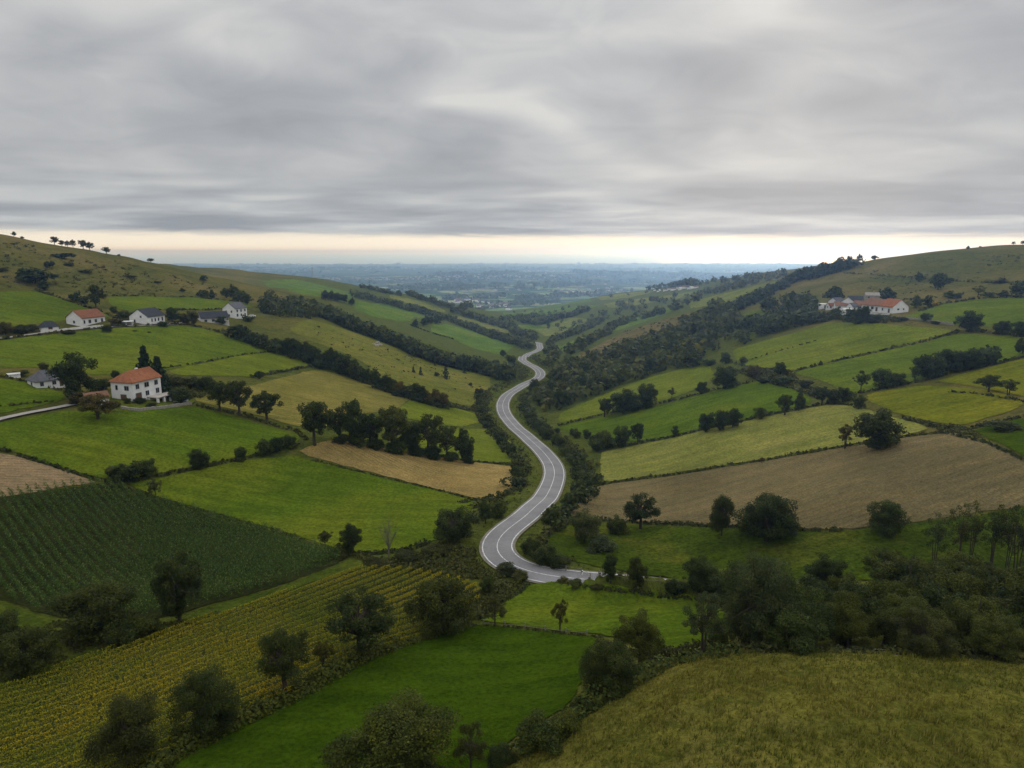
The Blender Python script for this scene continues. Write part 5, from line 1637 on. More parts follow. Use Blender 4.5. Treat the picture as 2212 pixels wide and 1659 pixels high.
A_Y = direction((300, 1470), (760, 1290))
Py = rows_in(P_YELLOW, A_Y, 2.0, 0.17, 0.08, 6)
Py = Py[(wav(Py[:, 0], Py[:, 1], 4) * .5 + rg.normal(0, .6, len(Py))) > -1.1]
q1 = blades(Py, 0.2, 0.85, 0.27, 0.055, 10, rg, 0.45, 0.15)
q2 = blades(Py, 0.55, 0.8, 0.18, 0.06, 2, rg, 1.2, 0.0)
qq = np.vstack([q1, q2])
M_YC = crop_mat('yellowing crop leaves', [(0.0, (0.105, 0.125, 0.014)), (0.4, (0.195, 0.198, 0.016)), (0.75, (0.275, 0.248, 0.020)), (1.0, (0.33, 0.28, 0.022))], [(0.34, (0.62, .78, .8)), (0.5, (1, 1, 1)), (0.66, (1.4, 1.15, 1.0))])
yc = link(bpy.data.objects.new('yellow_crop', mesh_np('yellow_crop', qq, np.arange(len(qq)).reshape(-1, 4), [M_YC])))
tag(yc, 'knee high yellowing row crop', 'crop', kind='stuff')

def tufts(B, dens, hgt, wid, mat, name, label, seed, per=4, spread=0.25):
    rg = np.random.default_rng(seed)
    lo, hi = B.min(0), B.max(0)
    n = int((hi - lo).prod() * dens)
    P_ = rg.uniform(lo, hi, (n, 2))
    P_ = P_[inside(P_[:, 0], P_[:, 1], B)]
    P_ = P_[(P_[:, 1] > 36) & (np.abs(P_[:, 0]) < P_[:, 1] * 0.95 + 12)]
    cl = wav(P_[:, 0], P_[:, 1], 3.2) + wav(P_[:, 1], P_[:, 0], 9.)
    P_ = P_[rg.uniform(-2.2, 1.6, len(P_)) < cl]
    hs = hgt * (0.75 + 0.25 * wav(P_[:, 0], P_[:, 1], 14.)) * rg.uniform(.6, 1.25, len(P_))
    b = np.repeat(np.c_[P_, h(P_[:, 0], P_[:, 1]) + FLIFT - 0.03], per, 0); H_ = np.repeat(hs, per)
    N_ = len(b)
    b[:, :2] += rg.normal(0, spread * .5, (N_, 2))
    a = rg.uniform(0, 6.283, N_); sd = np.c_[np.cos(a), np.sin(a), np.zeros(N_)] * (wid * rg.uniform(.6, 1.4, N_))[:, None]
    tip = b + np.c_[rg.normal(0, .22, N_) * H_ + 0.1 * H_, rg.normal(0, .22, N_) * H_, H_ * rg.uniform(.7, 1.1, N_)]
    q = np.stack([b - sd, b + sd, tip], 1).reshape(-1, 3)
    o = link(bpy.data.objects.new(name, mesh_np(name, q, np.arange(N_ * 3).reshape(-1, 3), [mat])))
    return tag(o, label, 'grass', kind='stuff')
M_MG = crop_mat('dry meadow grass', [(0.0, (0.072, 0.084, 0.012)), (0.45, (0.128, 0.130, 0.020)), (0.8, (0.190, 0.172, 0.036)), (1.0, (0.28, 0.24, 0.08))], [(0.34, (0.7, .82, .7)), (0.5, (1, 1, 1)), (0.66, (1.25, 1.12, 1.1))])
tufts(P_MEAD, 12.0, 0.55, 0.045, M_MG, 'meadow_grass', 'long seeding grass of the dry bottom right meadow', 3)
# ------------------------------------------------------------------ buildings
def tile_mat(name, c, scale=2.0):
    m, nt, bs = new_mat(name)
    co = objco(nt)
    nz = noise(nt, co, 0.9, 5, 0.7); n2 = noise(nt, co, 6.0, 3, 0.7)
    col = ramp(nt, nz, [(0.3, mul(c, 0.72)), (0.5, c), (0.7, (c[0] * 1.2, c[1] * 1.25, c[2] * 1.3))])
    col = mixc(nt, 1.0, col, ramp(nt, n2, [(0.3, (.78,) * 3), (0.7, (1.18,) * 3)]), 'MULTIPLY')
    wv = nt.nodes.new('ShaderNodeTexWave'); wv.inputs['Scale'].default_value = scale; wv.bands_direction = 'X'
    nt.links.new(co, wv.inputs['Vector'])
    nt.links.new(col, bs.inputs['Base Color']); bs.inputs['Roughness'].default_value = 0.8
    bump(nt, bs, wv.outputs['Fac'], 0.05)
    return m
M_WHITE = plain_mat('white lime render', (0.68, 0.68, 0.67), 0.10, 0.6, 0.9, 0.1)
M_CREAM = plain_mat('greyish render', (0.55, 0.54, 0.50), 0.1, 1.2, 0.9, 0.1)
M_STONE = plain_mat('grey field stone', (0.26, 0.24, 0.21), 0.35, 2.5, 0.95, 0.1, 0.1)
M_ROOF_O = tile_mat('orange clay tiles', (0.285, 0.118, 0.062))
M_ROOF_R = tile_mat('weathered red clay tiles', (0.205, 0.092, 0.056))
M_ROOF_D = tile_mat('dull orange clay tiles', (0.225, 0.122, 0.080))
M_ROOF_FAR = tile_mat('faded brown tiles', (0.17, 0.115, 0.085))
M_SLATE = tile_mat('dark blue slate', (0.055, 0.058, 0.068))
M_SLATE2 = tile_mat('grey slate', (0.115, 0.115, 0.125))
M_WOOD = plain_mat('brown timber', (0.11, 0.065, 0.04), 0.3, 3.0)
M_POST = plain_mat('weathered fence timber', (0.20, 0.175, 0.145), 0.3, 4.0)
M_FRAME = plain_mat('window frame paint', (0.30, 0.31, 0.31), 0.1, 3.0, 0.6, 0.2)
M_FRAMEW = plain_mat('white frame paint', (0.7, 0.7, 0.69), 0.05, 3.0, 0.6, 0.2)
M_GLASS, _nt, _bs = new_mat('dark window glass')
_bs.inputs['Base Color'].default_value = (0.015, 0.018, 0.022, 1); _bs.inputs['Roughness'].default_value = 0.08; _bs.inputs['Specular IOR Level'].default_value = 0.5
M_METAL = plain_mat('grey galvanised steel', (0.28, 0.29, 0.30), 0.1, 4.0, 0.5, 0.4)
M_CARW = plain_mat('white car paint', (0.72, 0.73, 0.74), 0.02, 1.0, 0.25, 0.5)
M_CARB = plain_mat('dark grey car paint', (0.05, 0.055, 0.065), 0.05, 1.0, 0.25, 0.5)
M_TYRE = plain_mat('black rubber', (0.02, 0.02, 0.02), 0.1, 3.0)

def house(name, label, uv, yaw, L, W_b, eave, rh, wall, roof, hip=(0, 0), win=(), chim=(), cat='house', group=None, ov=0.45, pos=None, down=2.2, doors=(), lift=0.0, framem=None):
    p = at(*uv)[0] if pos is None else np.array(pos, float)
    p = np.array([p[0], p[1], p[2] + lift])
    t = thing(name, label, cat, tuple(map(float, p)), yaw, group)
    l, w_ = L / 2, W_b / 2
    b = MB()
    V = []; Fs = []
    for x in (-l, l):
        V += [(x, -w_, -down), (x, w_, -down), (x, w_, eave), (x, -w_, eave)]
    Fs = [(0, 4, 7, 3), (1, 2, 6, 5), (0, 1, 5, 4), (0, 3, 2, 1), (4, 5, 6, 7)]
    top = []
    V += [(-l + hip[0], 0, eave + rh), (l - hip[1], 0, eave + rh)]
    # gables (only where not hipped)
    if hip[0] == 0: Fs.append((3, 8, 2))
    if hip[1] == 0: Fs.append((6, 9, 7))
    b.add(V, Fs)
    b.build('wall', wall, t)
    r = MB()
    k = ov
    drop = rh * k / w_
    el, er = (l + k * .6 if hip[0] == 0 else l + k), (l + k * .6 if hip[1] == 0 else l + k)
    A_, B_, C_, D_ = (-el, -w_ - k, eave - drop), (er, -w_ - k, eave - drop), (er, w_ + k, eave - drop), (-el, w_ + k, eave - drop)
    R0 = (-el if hip[0] == 0 else -l + hip[0], 0, eave + rh); R1 = (er if hip[1] == 0 else l - hip[1], 0, eave + rh)
    th = 0.22
    Vt = [(x, y, z + th) for x, y, z in (A_, B_, C_, D_, R0, R1)] + [(x, y, z + 0.012) for x, y, z in (A_, B_, C_, D_, R0, R1)]
    Ft = [(0, 1, 5, 4), (2, 3, 4, 5), (3, 0, 4), (1, 2, 5), (6, 10, 11, 7), (8, 11, 10, 9), (9, 10, 6), (7, 11, 8), (0, 6, 7, 1), (1, 7, 8, 2), (2, 8, 9, 3), (3, 9, 6, 0)]
    if hip[0] == 0:
        Ft = [f for f in Ft if f not in ((3, 0, 4), (9, 10, 6), (3, 9, 6, 0))] + [(0, 4, 10, 6), (4, 3, 9, 10)]
    if hip[1] == 0:
        Ft = [f for f in Ft if f not in ((1, 2, 5), (7, 11, 8), (1, 7, 8, 2))] + [(5, 1, 7, 11), (2, 5, 11, 8)]
    r.add(Vt, Ft)
    ro = r.build('roof', roof, t)
    for cx, cyy in chim:
        zt = eave + rh * (1 - abs(cyy) / w_)
        MB().box(cx - .35, cx + .35, cyy - .35, cyy + .35, zt - .6, zt + 1.1).build('chimney', wall, ro)
    def opening(nm, f, s, z, ww, hh_, fm, pm, inner):
        m = MB(); g = MB()
        def bx(o, a0, a1, z0, z1, d0, d1):
            if f == 'f': o.box(a0, a1, -w_ - d1, -w_ + .05 - d0, z0, z1)
            elif f == 'b': o.box(a0, a1, w_ - .05 + d0, w_ + d1, z0, z1)
            elif f == 'l': o.box(-l - d1, -l + .05 - d0, a0, a1, z0, z1)
            else: o.box(l - .05 + d0, l + d1, a0, a1, z0, z1)
        a0, a1, z0, z1 = s - ww / 2, s + ww / 2, z, z + hh_
        e = 0.10
        bx(m, a0 - e, a0, z0 - e, z1 + e, 0, .06); bx(m, a1, a1 + e, z0 - e, z1 + e, 0, .06)
        bx(m, a0, a1, z1, z1 + e, 0, .06); bx(m, a0, a1, z0 - e, z0, 0, .09)
        if nm == 'window' and ww > .8:
            bx(m, s - .04, s + .04, z0, z1, 0, .05)
        bx(g, a0, a1, z0, z1, 0.02, .025)
        fo = m.build(nm, fm, t)
        g.build(inner, pm, fo)
    for f, s, z, ww, hh_ in win:
        opening('window', f, s, z, ww, hh_, framem or M_FRAME, M_GLASS, 'pane')
    for f, s, z, ww, hh_ in doors:
        opening('door', f, s, z, ww, hh_, framem or M_FRAME, M_WOOD, 'door_leaf')
    return t

def base_of(uv, dz=0.0):
    return at(*uv)[0]
# the big farmhouse; its near corner stands at (289, 868)
_c = at(290, 869)[0]
YF = R(74)
def off(p, yaw, x, y):
    return np.array([p[0] + math.cos(yaw) * x - math.sin(yaw) * y, p[1] + math.sin(yaw) * x + math.cos(yaw) * y, p[2]])
_pc = off(_c, YF, 5.7, 4.2)
fh = house('farmhouse', 'large white farmhouse with hipped orange roof among trees', None, YF, 11.4, 8.4, 6.0, 2.7, M_WHITE, M_ROOF_O, hip=(2.6, 0), pos=(_pc[0], _pc[1], _c[2] + .3), cat='house', ov=0.5,
  win=[('f', -3.9, 3.6, 1.2, 1.4), ('f', -0.2, 3.6, 1.7, 1.4), ('f', 3.7, 3.6, 1.3, 1.4), ('f', -0.2, 0.9, 1.3, 1.4), ('f', 4.0, 0.9, 1.3, 1.5), ('l', 2.0, 3.3, .8, 1.4), ('l', -1.8, 3.3, 1.6, 1.3)],
  doors=[('f', -3.7, 0.05, 2.2, 2.2), ('l', -0.4, 0.0, 2.2, 1.9)], chim=((1.8, 1.2),))
M_TERR = plain_mat('terrace slab', (0.36, 0.33, 0.29), 0.15, 1.5)
_tp = off(_pc, YF, 3.6, -6.7)
tr_ = thing('terrace', 'raised terrace on white piers before the big farmhouse', 'terrace', (float(_tp[0]), float(_tp[1]), float(_c[2] + .3)), YF)
MB().box(-4.2, 4.2, -1.9, 2.4, 0.15, 0.38).build('slab', M_TERR, tr_)
for x in (-3.9, -1.3, 1.3, 3.9):
    MB().box(x - .3, x + .3, -1.7, -1.1, -2.6, 0.15).build('pier', M_WHITE, tr_)
MB().box(-4.1, 4.1, 1.6, 2.2, -2.6, 0.15).build('back_wall', M_CREAM, tr_)
_ap = at(208, 872)[0]
house('annexe', 'low annexe with orange roof left of the big farmhouse', None, R(44), 6.0, 5.0, 2.2, 1.3, M_CREAM, M_ROOF_D, pos=(_ap[0], _ap[1], float(h(_ap[:1], _ap[1:2])[0])), cat='outbuilding', win=[('f', 0, .9, .8, .8)])
house('cottage', 'small white cottage with hipped grey roof behind the big tree', (106, 833), R(54), 9.6, 7.0, 2.5, 2.6, M_WHITE, M_SLATE2, hip=(2.6, 2.6), cat='house', win=[('f', -3.2, .8, .9, 1.1), ('f', 0.3, .8, 1.0, 1.1), ('l', 0, .8, 1, 1)], doors=[('f', 2.4, 0, 1.0, 2.0)])
house('shed', 'tiny low white hut at the left edge by the paddock', (30, 815), R(34), 3.6, 1.8, 1.0, 0.3, M_WHITE, M_CREAM, cat='outbuilding', ov=.15)
# the row of houses above the wide pasture
_q = at(178, 706)[0]; Y1 = R(72)
_p = off(_q, Y1, 6.6, 5.0)
house('row_house', 'white house with weathered red tiled roof left in the row', None, Y1, 13.2, 10, 4.1, 3.3, M_WHITE, M_ROOF_R, pos=(_p[0], _p[1], _q[2] + .2), ov=.5,
  win=[('f', -5.2, 1.3, .8, 1.5), ('f', -2.2, 1.3, 1.3, 1.5), ('f', 1.2, 1.3, 1.2, 1.5), ('f', 4.8, 1.0, 1.1, 1.9), ('l', 0, 1.4, 1.1, 1.2)], group='row of white houses above the pasture')
_q = at(320, 702)[0]; Y2 = R(80)
_p = off(_q, Y2, 6.6, 5.2)
house('row_house', 'white house with dark slate roof in the middle of the row', None, Y2, 13.2, 10.4, 4.0, 3.6, M_WHITE, M_SLATE, pos=(_p[0], _p[1], _q[2] + .2), ov=.5,
  win=[('f', -3.4, 1.2, .8, 1.5), ('f', -.9, 1.2, .8, 1.5), ('f', 1.6, 1.2, .8, 1.5), ('f', 4.6, 1.0, 1.0, 1.8), ('l', -1.4, 3.4, .9, 1.0), ('l', 2.2, 1.0, .8, 1.4)], group='row of white houses above the pasture')
_p2 = at(274, 701)[0] + np.array([3.2, 0, 0])
lt = thing('lean_to', 'open white lean to at the left of the slate roofed house', 'outbuilding', (float(_p2[0]) - 3.2, float(_p2[1]), float(_q[2])), R(20))
MB().box(-3, 3, -2, 2, 2.3, 2.5).build('roof', M_FRAMEW, lt)
for x in (-2.7, 0, 2.7): MB().box(x - .15, x + .15, -1.9, -1.6, -1, 2.3).build('post', M_FRAMEW, lt)
MB().box(-2.9, 2.9, 1.5, 1.8, -1, 2.3).build('wall', M_CREAM, lt)
house('shed', 'small white shed with dark roof left of the red roofed house', (106, 713), R(44), 7.0, 5.0, 2.0, 2.2, M_WHITE, M_SLATE, hip=(2, 2), cat='outbuilding', doors=[('f', 0.2, 0, 1.6, 1.7)])
house('barn', 'low barn with dark roof and red eaves between slate roofed and grey house', (461, 696), R(36), 15, 9, 3.0, 3.0, M_CREAM, M_SLATE, cat='barn', win=[('f', -5, .8, 1.4, 1.3), ('f', -1, .8, 1.4, 1.3)], doors=[('f', 3.6, 0, 2.4, 2.3)])
_q = at(509, 688)[0]; Y3 = R(72)
_p = off(_q, Y3, 5.6, 4.8)
house('row_house', 'tall white house with grey slate roof at the right of the row', None, Y3, 11.2, 9.6, 6.0, 3.4, M_WHITE, M_SLATE2, pos=(_p[0], _p[1], _q[2] + .2), ov=.4,
  win=[('f', -3.6, 3.7, 1.2, 1.5), ('f', 0, 3.7, 1.2, 1.5), ('f', 3.6, 3.7, 1.2, 1.5), ('f', -3.6, .9, 1.4, 1.7), ('f', 0, .9, 1.2, 1.5), ('f', 3.6, .9, 1.2, 1.5), ('l', -2, 3.4, .9, 1.3), ('l', 2, 3.4, .9, 1.3), ('l', 0, .9, 1.2, 1.4)], group='row of white houses above the pasture', framem=M_FRAME)
house('house', 'half hidden house with pale blue gable at the top of the long belt', (697, 676), R(60), 8, 7, 4.0, 2.6, plain_mat('pale blue render', (0.50, 0.54, 0.68), .05), M_SLATE2, cat='house', win=[('f', 0, 1.2, 1, 1.2)])
# the right hand farm
_q = at(1929, 677)[0]; Y4 = R(-75)
_p = off(_q, Y4, -4.6, 4.6)
house('farm_house', 'white gabled house with bright orange roof at the right hand farm', None, Y4, 9.6, 10.6, 3.4, 3.8, M_WHITE, M_ROOF_O, pos=(_p[0], _p[1], _q[2] + .2), ov=.5, cat='house',
  win=[('r', -1.6, 1.6, 1.3, .8), ('r', 2.0, 1.6, .8, .8), ('f', -2.4, .9, .9, 1.3)], doors=[('f', 2.2, 0, 1.2, 2.1)], group='buildings of the right hand farm')
_p = off(_q, Y4, -16.2, 4.4)
house('farm_wing', 'long wing with dull orange roof joined to the farm house', None, Y4, 13.4, 9.4, 3.2, 3.2, M_WHITE, M_ROOF_D, pos=(_p[0], _p[1], _q[2] + .3), ov=.5, cat='house',
  win=[('f', -5, .9, 1.4, 1.4), ('f', -2, .9, 1.4, 1.4), ('f', 1.2, .9, 1.8, 1.4)], doors=[('f', 4.4, 0, 1.4, 2.1)], group='buildings of the right hand farm')
house('stone_house', 'tall bare stone house behind the long orange roof', (1882, 655), R(-20), 8, 6, 5.0, 1.7, M_STONE, M_STONE, cat='house', win=[('f', -2, 3.2, .9, 1.2)], chim=((1.0, 0),), group='buildings of the right hand farm', ov=.2)
house('farm_cottage', 'white cottage with slate roof and gable towards the valley', (1832, 664), R(60), 9, 8, 3.6, 3.0, M_WHITE, M_SLATE, cat='house', win=[('f', -1, 1, 1, 1.2), ('l', 0, 1.2, 1.2, 1.3)], group='buildings of the right hand farm')
house('farm_cottage', 'low cottage with orange roof left of the white gable', (1817, 668), R(-15), 8, 6.5, 2.6, 2.2, M_WHITE, M_ROOF_D, cat='house', win=[('f', -1.5, .9, 1, 1.1)], group='buildings of the right hand farm')
house('shed', 'white flat shed at the left end of the right hand farm', (1782, 665), R(-8), 8, 5, 2.4, .5, M_WHITE, M_CREAM, cat='outbuilding', ov=.15, doors=[('f', 0, 0, 2.4, 1.8)], group='buildings of the right hand farm')
house('shed', 'small white shed among shrubs below the farm cottages', (1828, 678), R(-8), 5, 4, 2.6, .5, M_WHITE, M_CREAM, cat='outbuilding', ov=.15, doors=[('f', 0, 0, 1.4, 1.7)], group='buildings of the right hand farm')

for uv_, yw, L_, W_2, ev, rh_, rf_, lb in (
  ((1806, 662), 30, 8, 6.5, 3.4, 2.4, M_SLATE2, 'small white house with grey roof under the dark farm tree'),
  ((1846, 660), -30, 8.5, 7, 3.4, 2.6, M_SLATE, 'white house with dark roof between gabled cottage and stone house'),
  ((1858, 668), -50, 7, 6, 2.8, 2.2, M_ROOF_D, 'little house with dull orange roof left of the long wing'),
  ((1795, 668), 10, 5, 4, 2.4, 1.6, M_ROOF_R, 'tiny outbuilding with red roof beside the flat white shed'),
  ((1843, 671), 20, 6, 5, 2.6, 2.0, M_SLATE2, 'low white outbuilding in the middle of the farm cottages')):
    house('farm_cottage', lb, uv_, R(yw), L_, W_2, ev, rh_, M_WHITE, rf_, cat='house', win=[('f', -1.6, .9, 1, 1.1), ('f', 1.4, .9, 1, 1.1), ('l', 0, 1, .9, 1)], group='buildings of the right hand farm')

# village on the plain, each house on its own
_vr = np.random.default_rng(44)
def tiny_house(p, yaw, roofm, label, group, s=1.0):
    t = thing('village_house', label, 'house', tuple(map(float, p)), yaw, group)
    L, W2, e, r_ = 7 * s, 4.5 * s, 5.0 * s, 3.4 * s
    V = [(-L, -W2, -4), (L, -W2, -4), (L, W2, -4), (-L, W2, -4), (-L, -W2, e), (L, -W2, e), (L, W2, e), (-L, W2, e), (-L, 0, e + r_), (L, 0, e + r_)]
    MB().add(V, [(0, 1, 5, 4), (2, 3, 7, 6), (1, 2, 6, 9, 5), (3, 0, 4, 8, 7)]).build('wall', M_WHITE, t)
    k = 0.4
    V = [(-L - k, -W2 - k, e - .3), (L + k, -W2 - k, e - .3), (L + k, W2 + k, e - .3), (-L - k, W2 + k, e - .3), (-L - k, 0, e + r_ + .15), (L + k, 0, e + r_ + .15)]
    MB().add(V, [(0, 1, 5, 4), (2, 3, 4, 5), (3, 0, 4), (1, 2, 5), (3, 2, 1, 0)]).build('roof', roofm, t)
for i in range(46):
    u = _vr.uniform(985, 1100); v = 651 + (u - 985) * 0.10 + _vr.normal(0, 4.0)
    tiny_house(at(u, v)[0], _vr.uniform(0, 3.1), [M_ROOF_FAR, M_SLATE2, M_SLATE2][i % 3], 'tiny pale house in the distant village where the valley opens', 'houses of the distant village', _vr.uniform(.9, 1.6))
for i in range(13):
    u = 1412 + i * 7.5 + _vr.uniform(-3, 3); v = 629 - i * 0.55 + _vr.uniform(-1.5, 2)
    tiny_house(at(u, v)[0], _vr.uniform(0, 3.1), [M_ROOF_FAR, M_SLATE2, M_CREAM][i % 3], 'white far house among trees on the right valley shoulder', 'white houses on the right valley shoulder', _vr.uniform(.4, .65))
# towns on the plain: countless pale specks
TV = []; TF = []
for cx, cyy, n, sx_, sy_ in ((-900, 5600, 95, 520, 180), (-250, 5900, 110, 420, 120), (1900, 4800, 120, 520, 260), (500, 8200, 80, 900, 200), (3600, 8000, 100, 900, 300), (-2600, 8800, 70, 800, 250), (300, 3900, 30, 300, 90), (1300, 4000, 45, 260, 140), (900, 10800, 80, 2600, 300)):
    x = _vr.normal(cx, sx_, n); y = _vr.normal(cyy, sy_, n); z = h(x, y)
    for a, b_, c_ in zip(x, y, z):
        k = len(TV); q = _vr.uniform(5, 10); w2 = _vr.uniform(4, 7); hh = _vr.uniform(5, 9)
        TV += [(a - q, b_ - w2, c_ - 3), (a + q, b_ - w2, c_ - 3), (a + q, b_ + w2, c_ - 3), (a - q, b_ + w2, c_ - 3), (a - q, b_ - w2, c_ + hh), (a + q, b_ - w2, c_ + hh), (a + q, b_ + w2, c_ + hh), (a - q, b_ + w2, c_ + hh)]
        TF += [(k, k + 1, k + 5, k + 4), (k + 1, k + 2, k + 6, k + 5), (k + 2, k + 3, k + 7, k + 6), (k + 3, k, k + 4, k + 7), (k + 4, k + 5, k + 6, k + 7)]
M_TOWN = plain_mat('pale town walls', (0.30, 0.28, 0.265), 0.3, 0.02)
town = link(bpy.data.objects.new('distant_town', mesh_np('distant_town', np.array(TV), np.array(TF), [M_TOWN])))
tag(town, 'pale specks of towns strewn over the far plain', 'town', kind='stuff')

# radio mast on the second left ridge
_mp = crest(675, 640)[0]
mast = thing('radio_mast', 'thin lattice radio mast on the left ridge against the plain', 'mast', tuple(map(float, _mp)))
m = MB(); HM = 24.0
for k in range(3):
    a = 2.094 * k
    m.tube([(1.3 * math.cos(a), 1.3 * math.sin(a), -1), (.45 * math.cos(a), .45 * math.sin(a), HM)], 0.16, 5)
for j in range(12):
    z0, z1 = HM * j / 12, HM * (j + 1) / 12
    for k in range(3):
        r0, r1 = 1.3 - .85 * z0 / HM, 1.3 - .85 * z1 / HM
        a, b_ = 2.094 * k, 2.094 * (k + 1)
        m.tube([(r0 * math.cos(a), r0 * math.sin(a), z0), (r1 * math.cos(b_), r1 * math.sin(b_), z1)], 0.08, 4)
m.build('lattice', M_METAL, mast)
m = MB(); m.tube([(0, 0, HM), (0, 0, HM + 3.5)], .1, 5); m.build('aerial', M_METAL, mast)
MB().box(-.5, .5, -.9, -.5, HM - 4, HM - 1.5).build('panel', M_FRAMEW, mast)

# lanes
def lane(name, label, uv, half, mat, step=1.0):
    L = resample(line_world(uv), step)
    L[:, 2] = h(L[:, 0], L[:, 1])
    for _ in range(3): L[1:-1] = (L[:-2] + 2 * L[1:-1] + L[2:]) / 4
    return tag(ribbon(name, L, half, 0.28, mat), label, 'lane', kind='structure')
lane('driveway', 'pale gravel drive leading to the big farmhouse', [(-30, 916), (0, 906), (60, 893), (110, 884), (150, 876), (176, 871)], 1.5, M_GRAVEL)
lane('lane', 'narrow lane in front of the row of houses', [(-30, 736), (60, 724), (110, 717), (178, 711), (250, 706), (330, 704), (400, 700)], 1.5, M_GRAVEL)

# stone walls
def wall(name, label, uv, hh, th, mat, group=None):
    L = resample(line_world(uv), 0.8)
    L[:, 2] = h(L[:, 0], L[:, 1])
    t = np.gradient(L[:, :2], axis=0); t /= np.linalg.norm(t, axis=1)[:, None] + 1e-9
    n_ = np.c_[-t[:, 1], t[:, 0]] * th / 2
    rg = np.random.default_rng(int(uv[0][0]))
    top = hh * (1 + rg.normal(0, .08, len(L)))
    V = np.concatenate([np.c_[L[:, :2] + n_, L[:, 2] - .5], np.c_[L[:, :2] + n_, L[:, 2] + top], np.c_[L[:, :2] - n_, L[:, 2] + top], np.c_[L[:, :2] - n_, L[:, 2] - .5]])
    k = len(L); i = np.arange(k - 1)
    Fc = np.vstack([np.c_[i + a * k, i + b_ * k, i + 1 + b_ * k, i + 1 + a * k] for a, b_ in ((0, 1), (1, 2), (2, 3))])
    Fc = np.vstack([Fc, [[0, k, 2 * k, 3 * k]], [[k - 1, 4 * k - 1, 3 * k - 1, 2 * k - 1]]])
    o = link(bpy.data.objects.new(name, mesh_np(name, V, Fc, [mat])))
    return tag(o, label, 'wall', group)
wall('stone_wall', 'low stone garden wall before the big farmhouse', [(262, 884), (300, 889), (345, 884), (385, 878), (417, 873)], 0.9, 0.5, M_STONE)
wall('stone_wall', 'low grey wall along the lane before the red roofed house', [(88, 718), (130, 715), (180, 709), (226, 706)], 1.0, 0.4, M_CREAM)
wall('stone_wall', 'low grey wall before the slate roofed house', [(262, 706), (300, 705), (360, 701), (395, 699)], 0.8, 0.4, M_STONE)
wall('stone_wall', 'stone wall below the yard of the right hand farm', [(1880, 690), (1930, 688), (1990, 693), (2062, 703)], 1.1, 0.5, M_STONE)
wall('stone_wall', 'pale terrace wall under the long orange roofed wing', [(1868, 679), (1900, 681), (1925, 680)], 0.8, 0.4, M_CREAM)
# fences
def fence(label, uv, step, hh=1.25, rails=2):
    L = resample(line_world(uv), step)
    L[:, 2] = h(L[:, 0], L[:, 1])
    p0 = L[0]
    t = thing('post_fence', label, 'fence', tuple(map(float, p0)))
    pm = MB().tube([(0, 0, -.4), (0, 0, hh)], 0.09, 6).mesh('post', M_POST)
    for q in L[:90]:
        o = link(bpy.data.objects.new('post', pm), t); o.location = tuple(map(float, q - p0))
    for z in ([.55, 1.05][:rails]):
        m = MB()
        m.tube([q - p0 + np.array([0, 0, z]) for q in L[:90]], 0.035, 4)
        m.build('rail', M_POST, t)
fence('wooden post fence beside the lower road', [(1190, 1228), (1240, 1238), (1300, 1246), (1380, 1256), (1450, 1263)], 3.0)
fence('wooden post fence beside the wall of the right hand farm', [(1940, 687), (1990, 691), (2062, 702)], 4.0)
fence('wire fence between the two bottom pastures', [(1045, 1352), (1106, 1356), (1199, 1368), (1290, 1377)], 3.5, 1.1, 1)
mp_ = at(1258, 1243)[0]
mk = thing('marker_post', 'white marker post on the verge of the lower road', 'post', tuple(map(float, mp_)))
MB().prism([(-.09, -.06), (.09, -.06), (.11, .06), (-.11, .06)], -.3, 1.05).build('post', M_FRAMEW, mk)
MB().prism([(-.095, -.064), (.095, -.064), (.115, .064), (-.115, .064)], .72, .9).build('black_band', M_TYRE, mk)

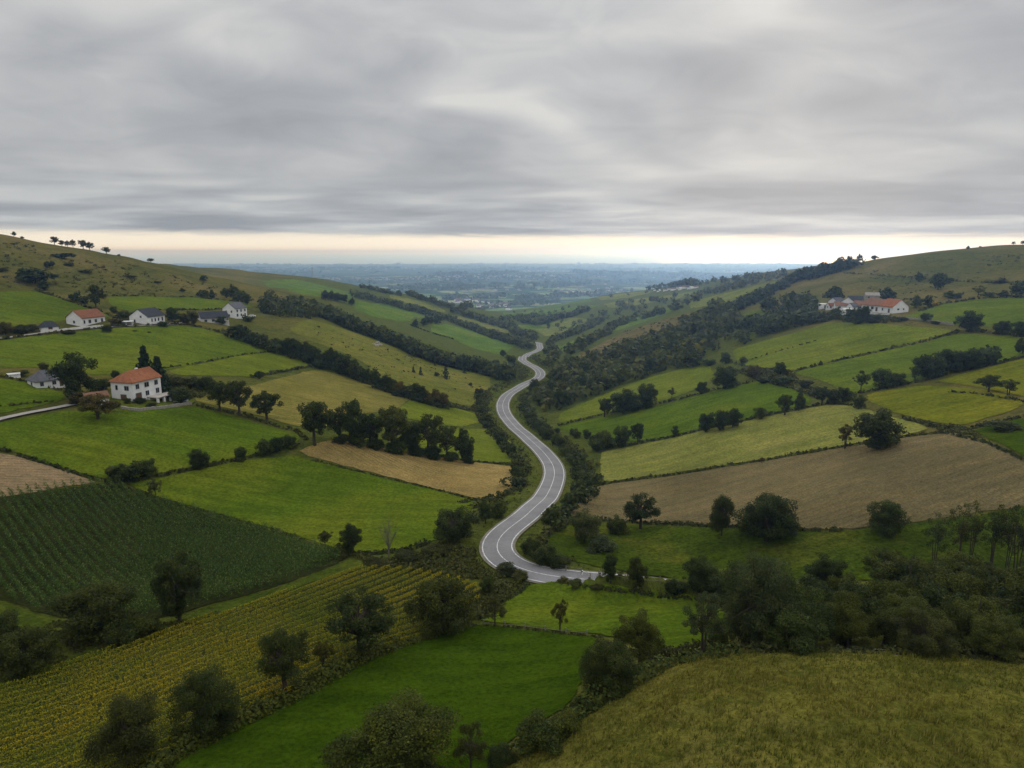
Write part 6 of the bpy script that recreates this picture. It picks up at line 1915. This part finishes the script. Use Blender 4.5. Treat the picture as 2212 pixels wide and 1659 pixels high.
# cars
def car(label, uv, yaw, paint, van=False, lift=0.1):
    p = at(*uv)[0]
    t = thing('parked_van' if van else 'parked_car', label, 'van' if van else 'car', (float(p[0]), float(p[1]), float(p[2]) + lift), yaw)
    prof = [(-2.1, .3), (2.1, .3), (2.15, .75), (1.3, .95), (.65, 1.45), (-1.2, 1.48), (-1.95, .98), (-2.15, .8)] if not van else [(-2.4, .3), (2.4, .3), (2.45, 1.0), (1.9, 1.25), (1.45, 2.1), (-2.35, 2.15), (-2.42, .9)]
    n = len(prof); w2 = .86
    V = [(x, -w2, z) for x, z in prof] + [(x, w2, z) for x, z in prof]
    MB().add(V, [tuple(range(n)), tuple(range(2 * n - 1, n - 1, -1))] + [(i, i + n, (i + 1) % n + n, (i + 1) % n) for i in range(n)]).build('body', paint, t)
    g = MB()
    if van: g.add([(1.95, -.7, 1.3), (1.95, .7, 1.3), (1.53, .7, 2.0), (1.53, -.7, 2.0)], [(0, 1, 2, 3)])
    else:
        g.add([(1.31, -.7, 1.0), (1.31, .7, 1.0), (.74, .66, 1.43), (.74, -.66, 1.43)], [(0, 1, 2, 3)])
        for s in (-1, 1):
            g.add([(1.0, s * .875, 1.0), (.6, s * .875, 1.38), (-1.1, s * .875, 1.40), (-1.6, s * .875, 1.0)], [(0, 1, 2, 3)])
    g.build('windows', M_GLASS, t)
    for x in (-1.35, 1.4):
        for s in (-1, 1):
            a = MB(); a.tube([(x, s * .72, .33), (x, s * .92, .33)], .33, 12); wo = a.build('wheel', M_TYRE, t)
            a = MB(); a.tube([(x, s * .90, .33), (x, s * .935, .33)], .19, 10); a.build('rim', M_METAL, wo)
car('white car parked at the garden end of the big farmhouse', (391, 870), R(20), M_CARW)
car('white van parked right of the tall grey roofed house', (588, 678), R(5), M_CARW, True, .3)
car('white car parked beside the tall grey roofed house', (545, 685), R(10), M_CARW, False, .3)
# rocks on the olive pasture
_rb = np.random.default_rng(9)
for i in range(7):
    p = at(815 + _rb.normal(0, 9), 743 + _rb.normal(0, 3))[0]
    bm = MB()
    s = _rb.uniform(.7, 1.6)
    V = []
    for z, r_ in ((-.4, 1.0), (.3, 1.0), (.75, .6)):
        for k in range(7):
            a = 6.283 * k / 7; q = r_ * s * _rb.uniform(.75, 1.15)
            V.append((q * math.cos(a), q * math.sin(a), z * s * _rb.uniform(.9, 1.1)))
    Fs = [(j * 7 + k, j * 7 + (k + 1) % 7, (j + 1) * 7 + (k + 1) % 7, (j + 1) * 7 + k) for j in range(2) for k in range(7)] + [tuple(14 + k for k in range(7))]
    o = bm.add(V, Fs).build('boulder', M_STONE)
    o.location = tuple(map(float, p))
    tag(o, 'grey boulder of the outcrop high in the olive hillside pasture', 'boulder', 'boulders of the outcrop')
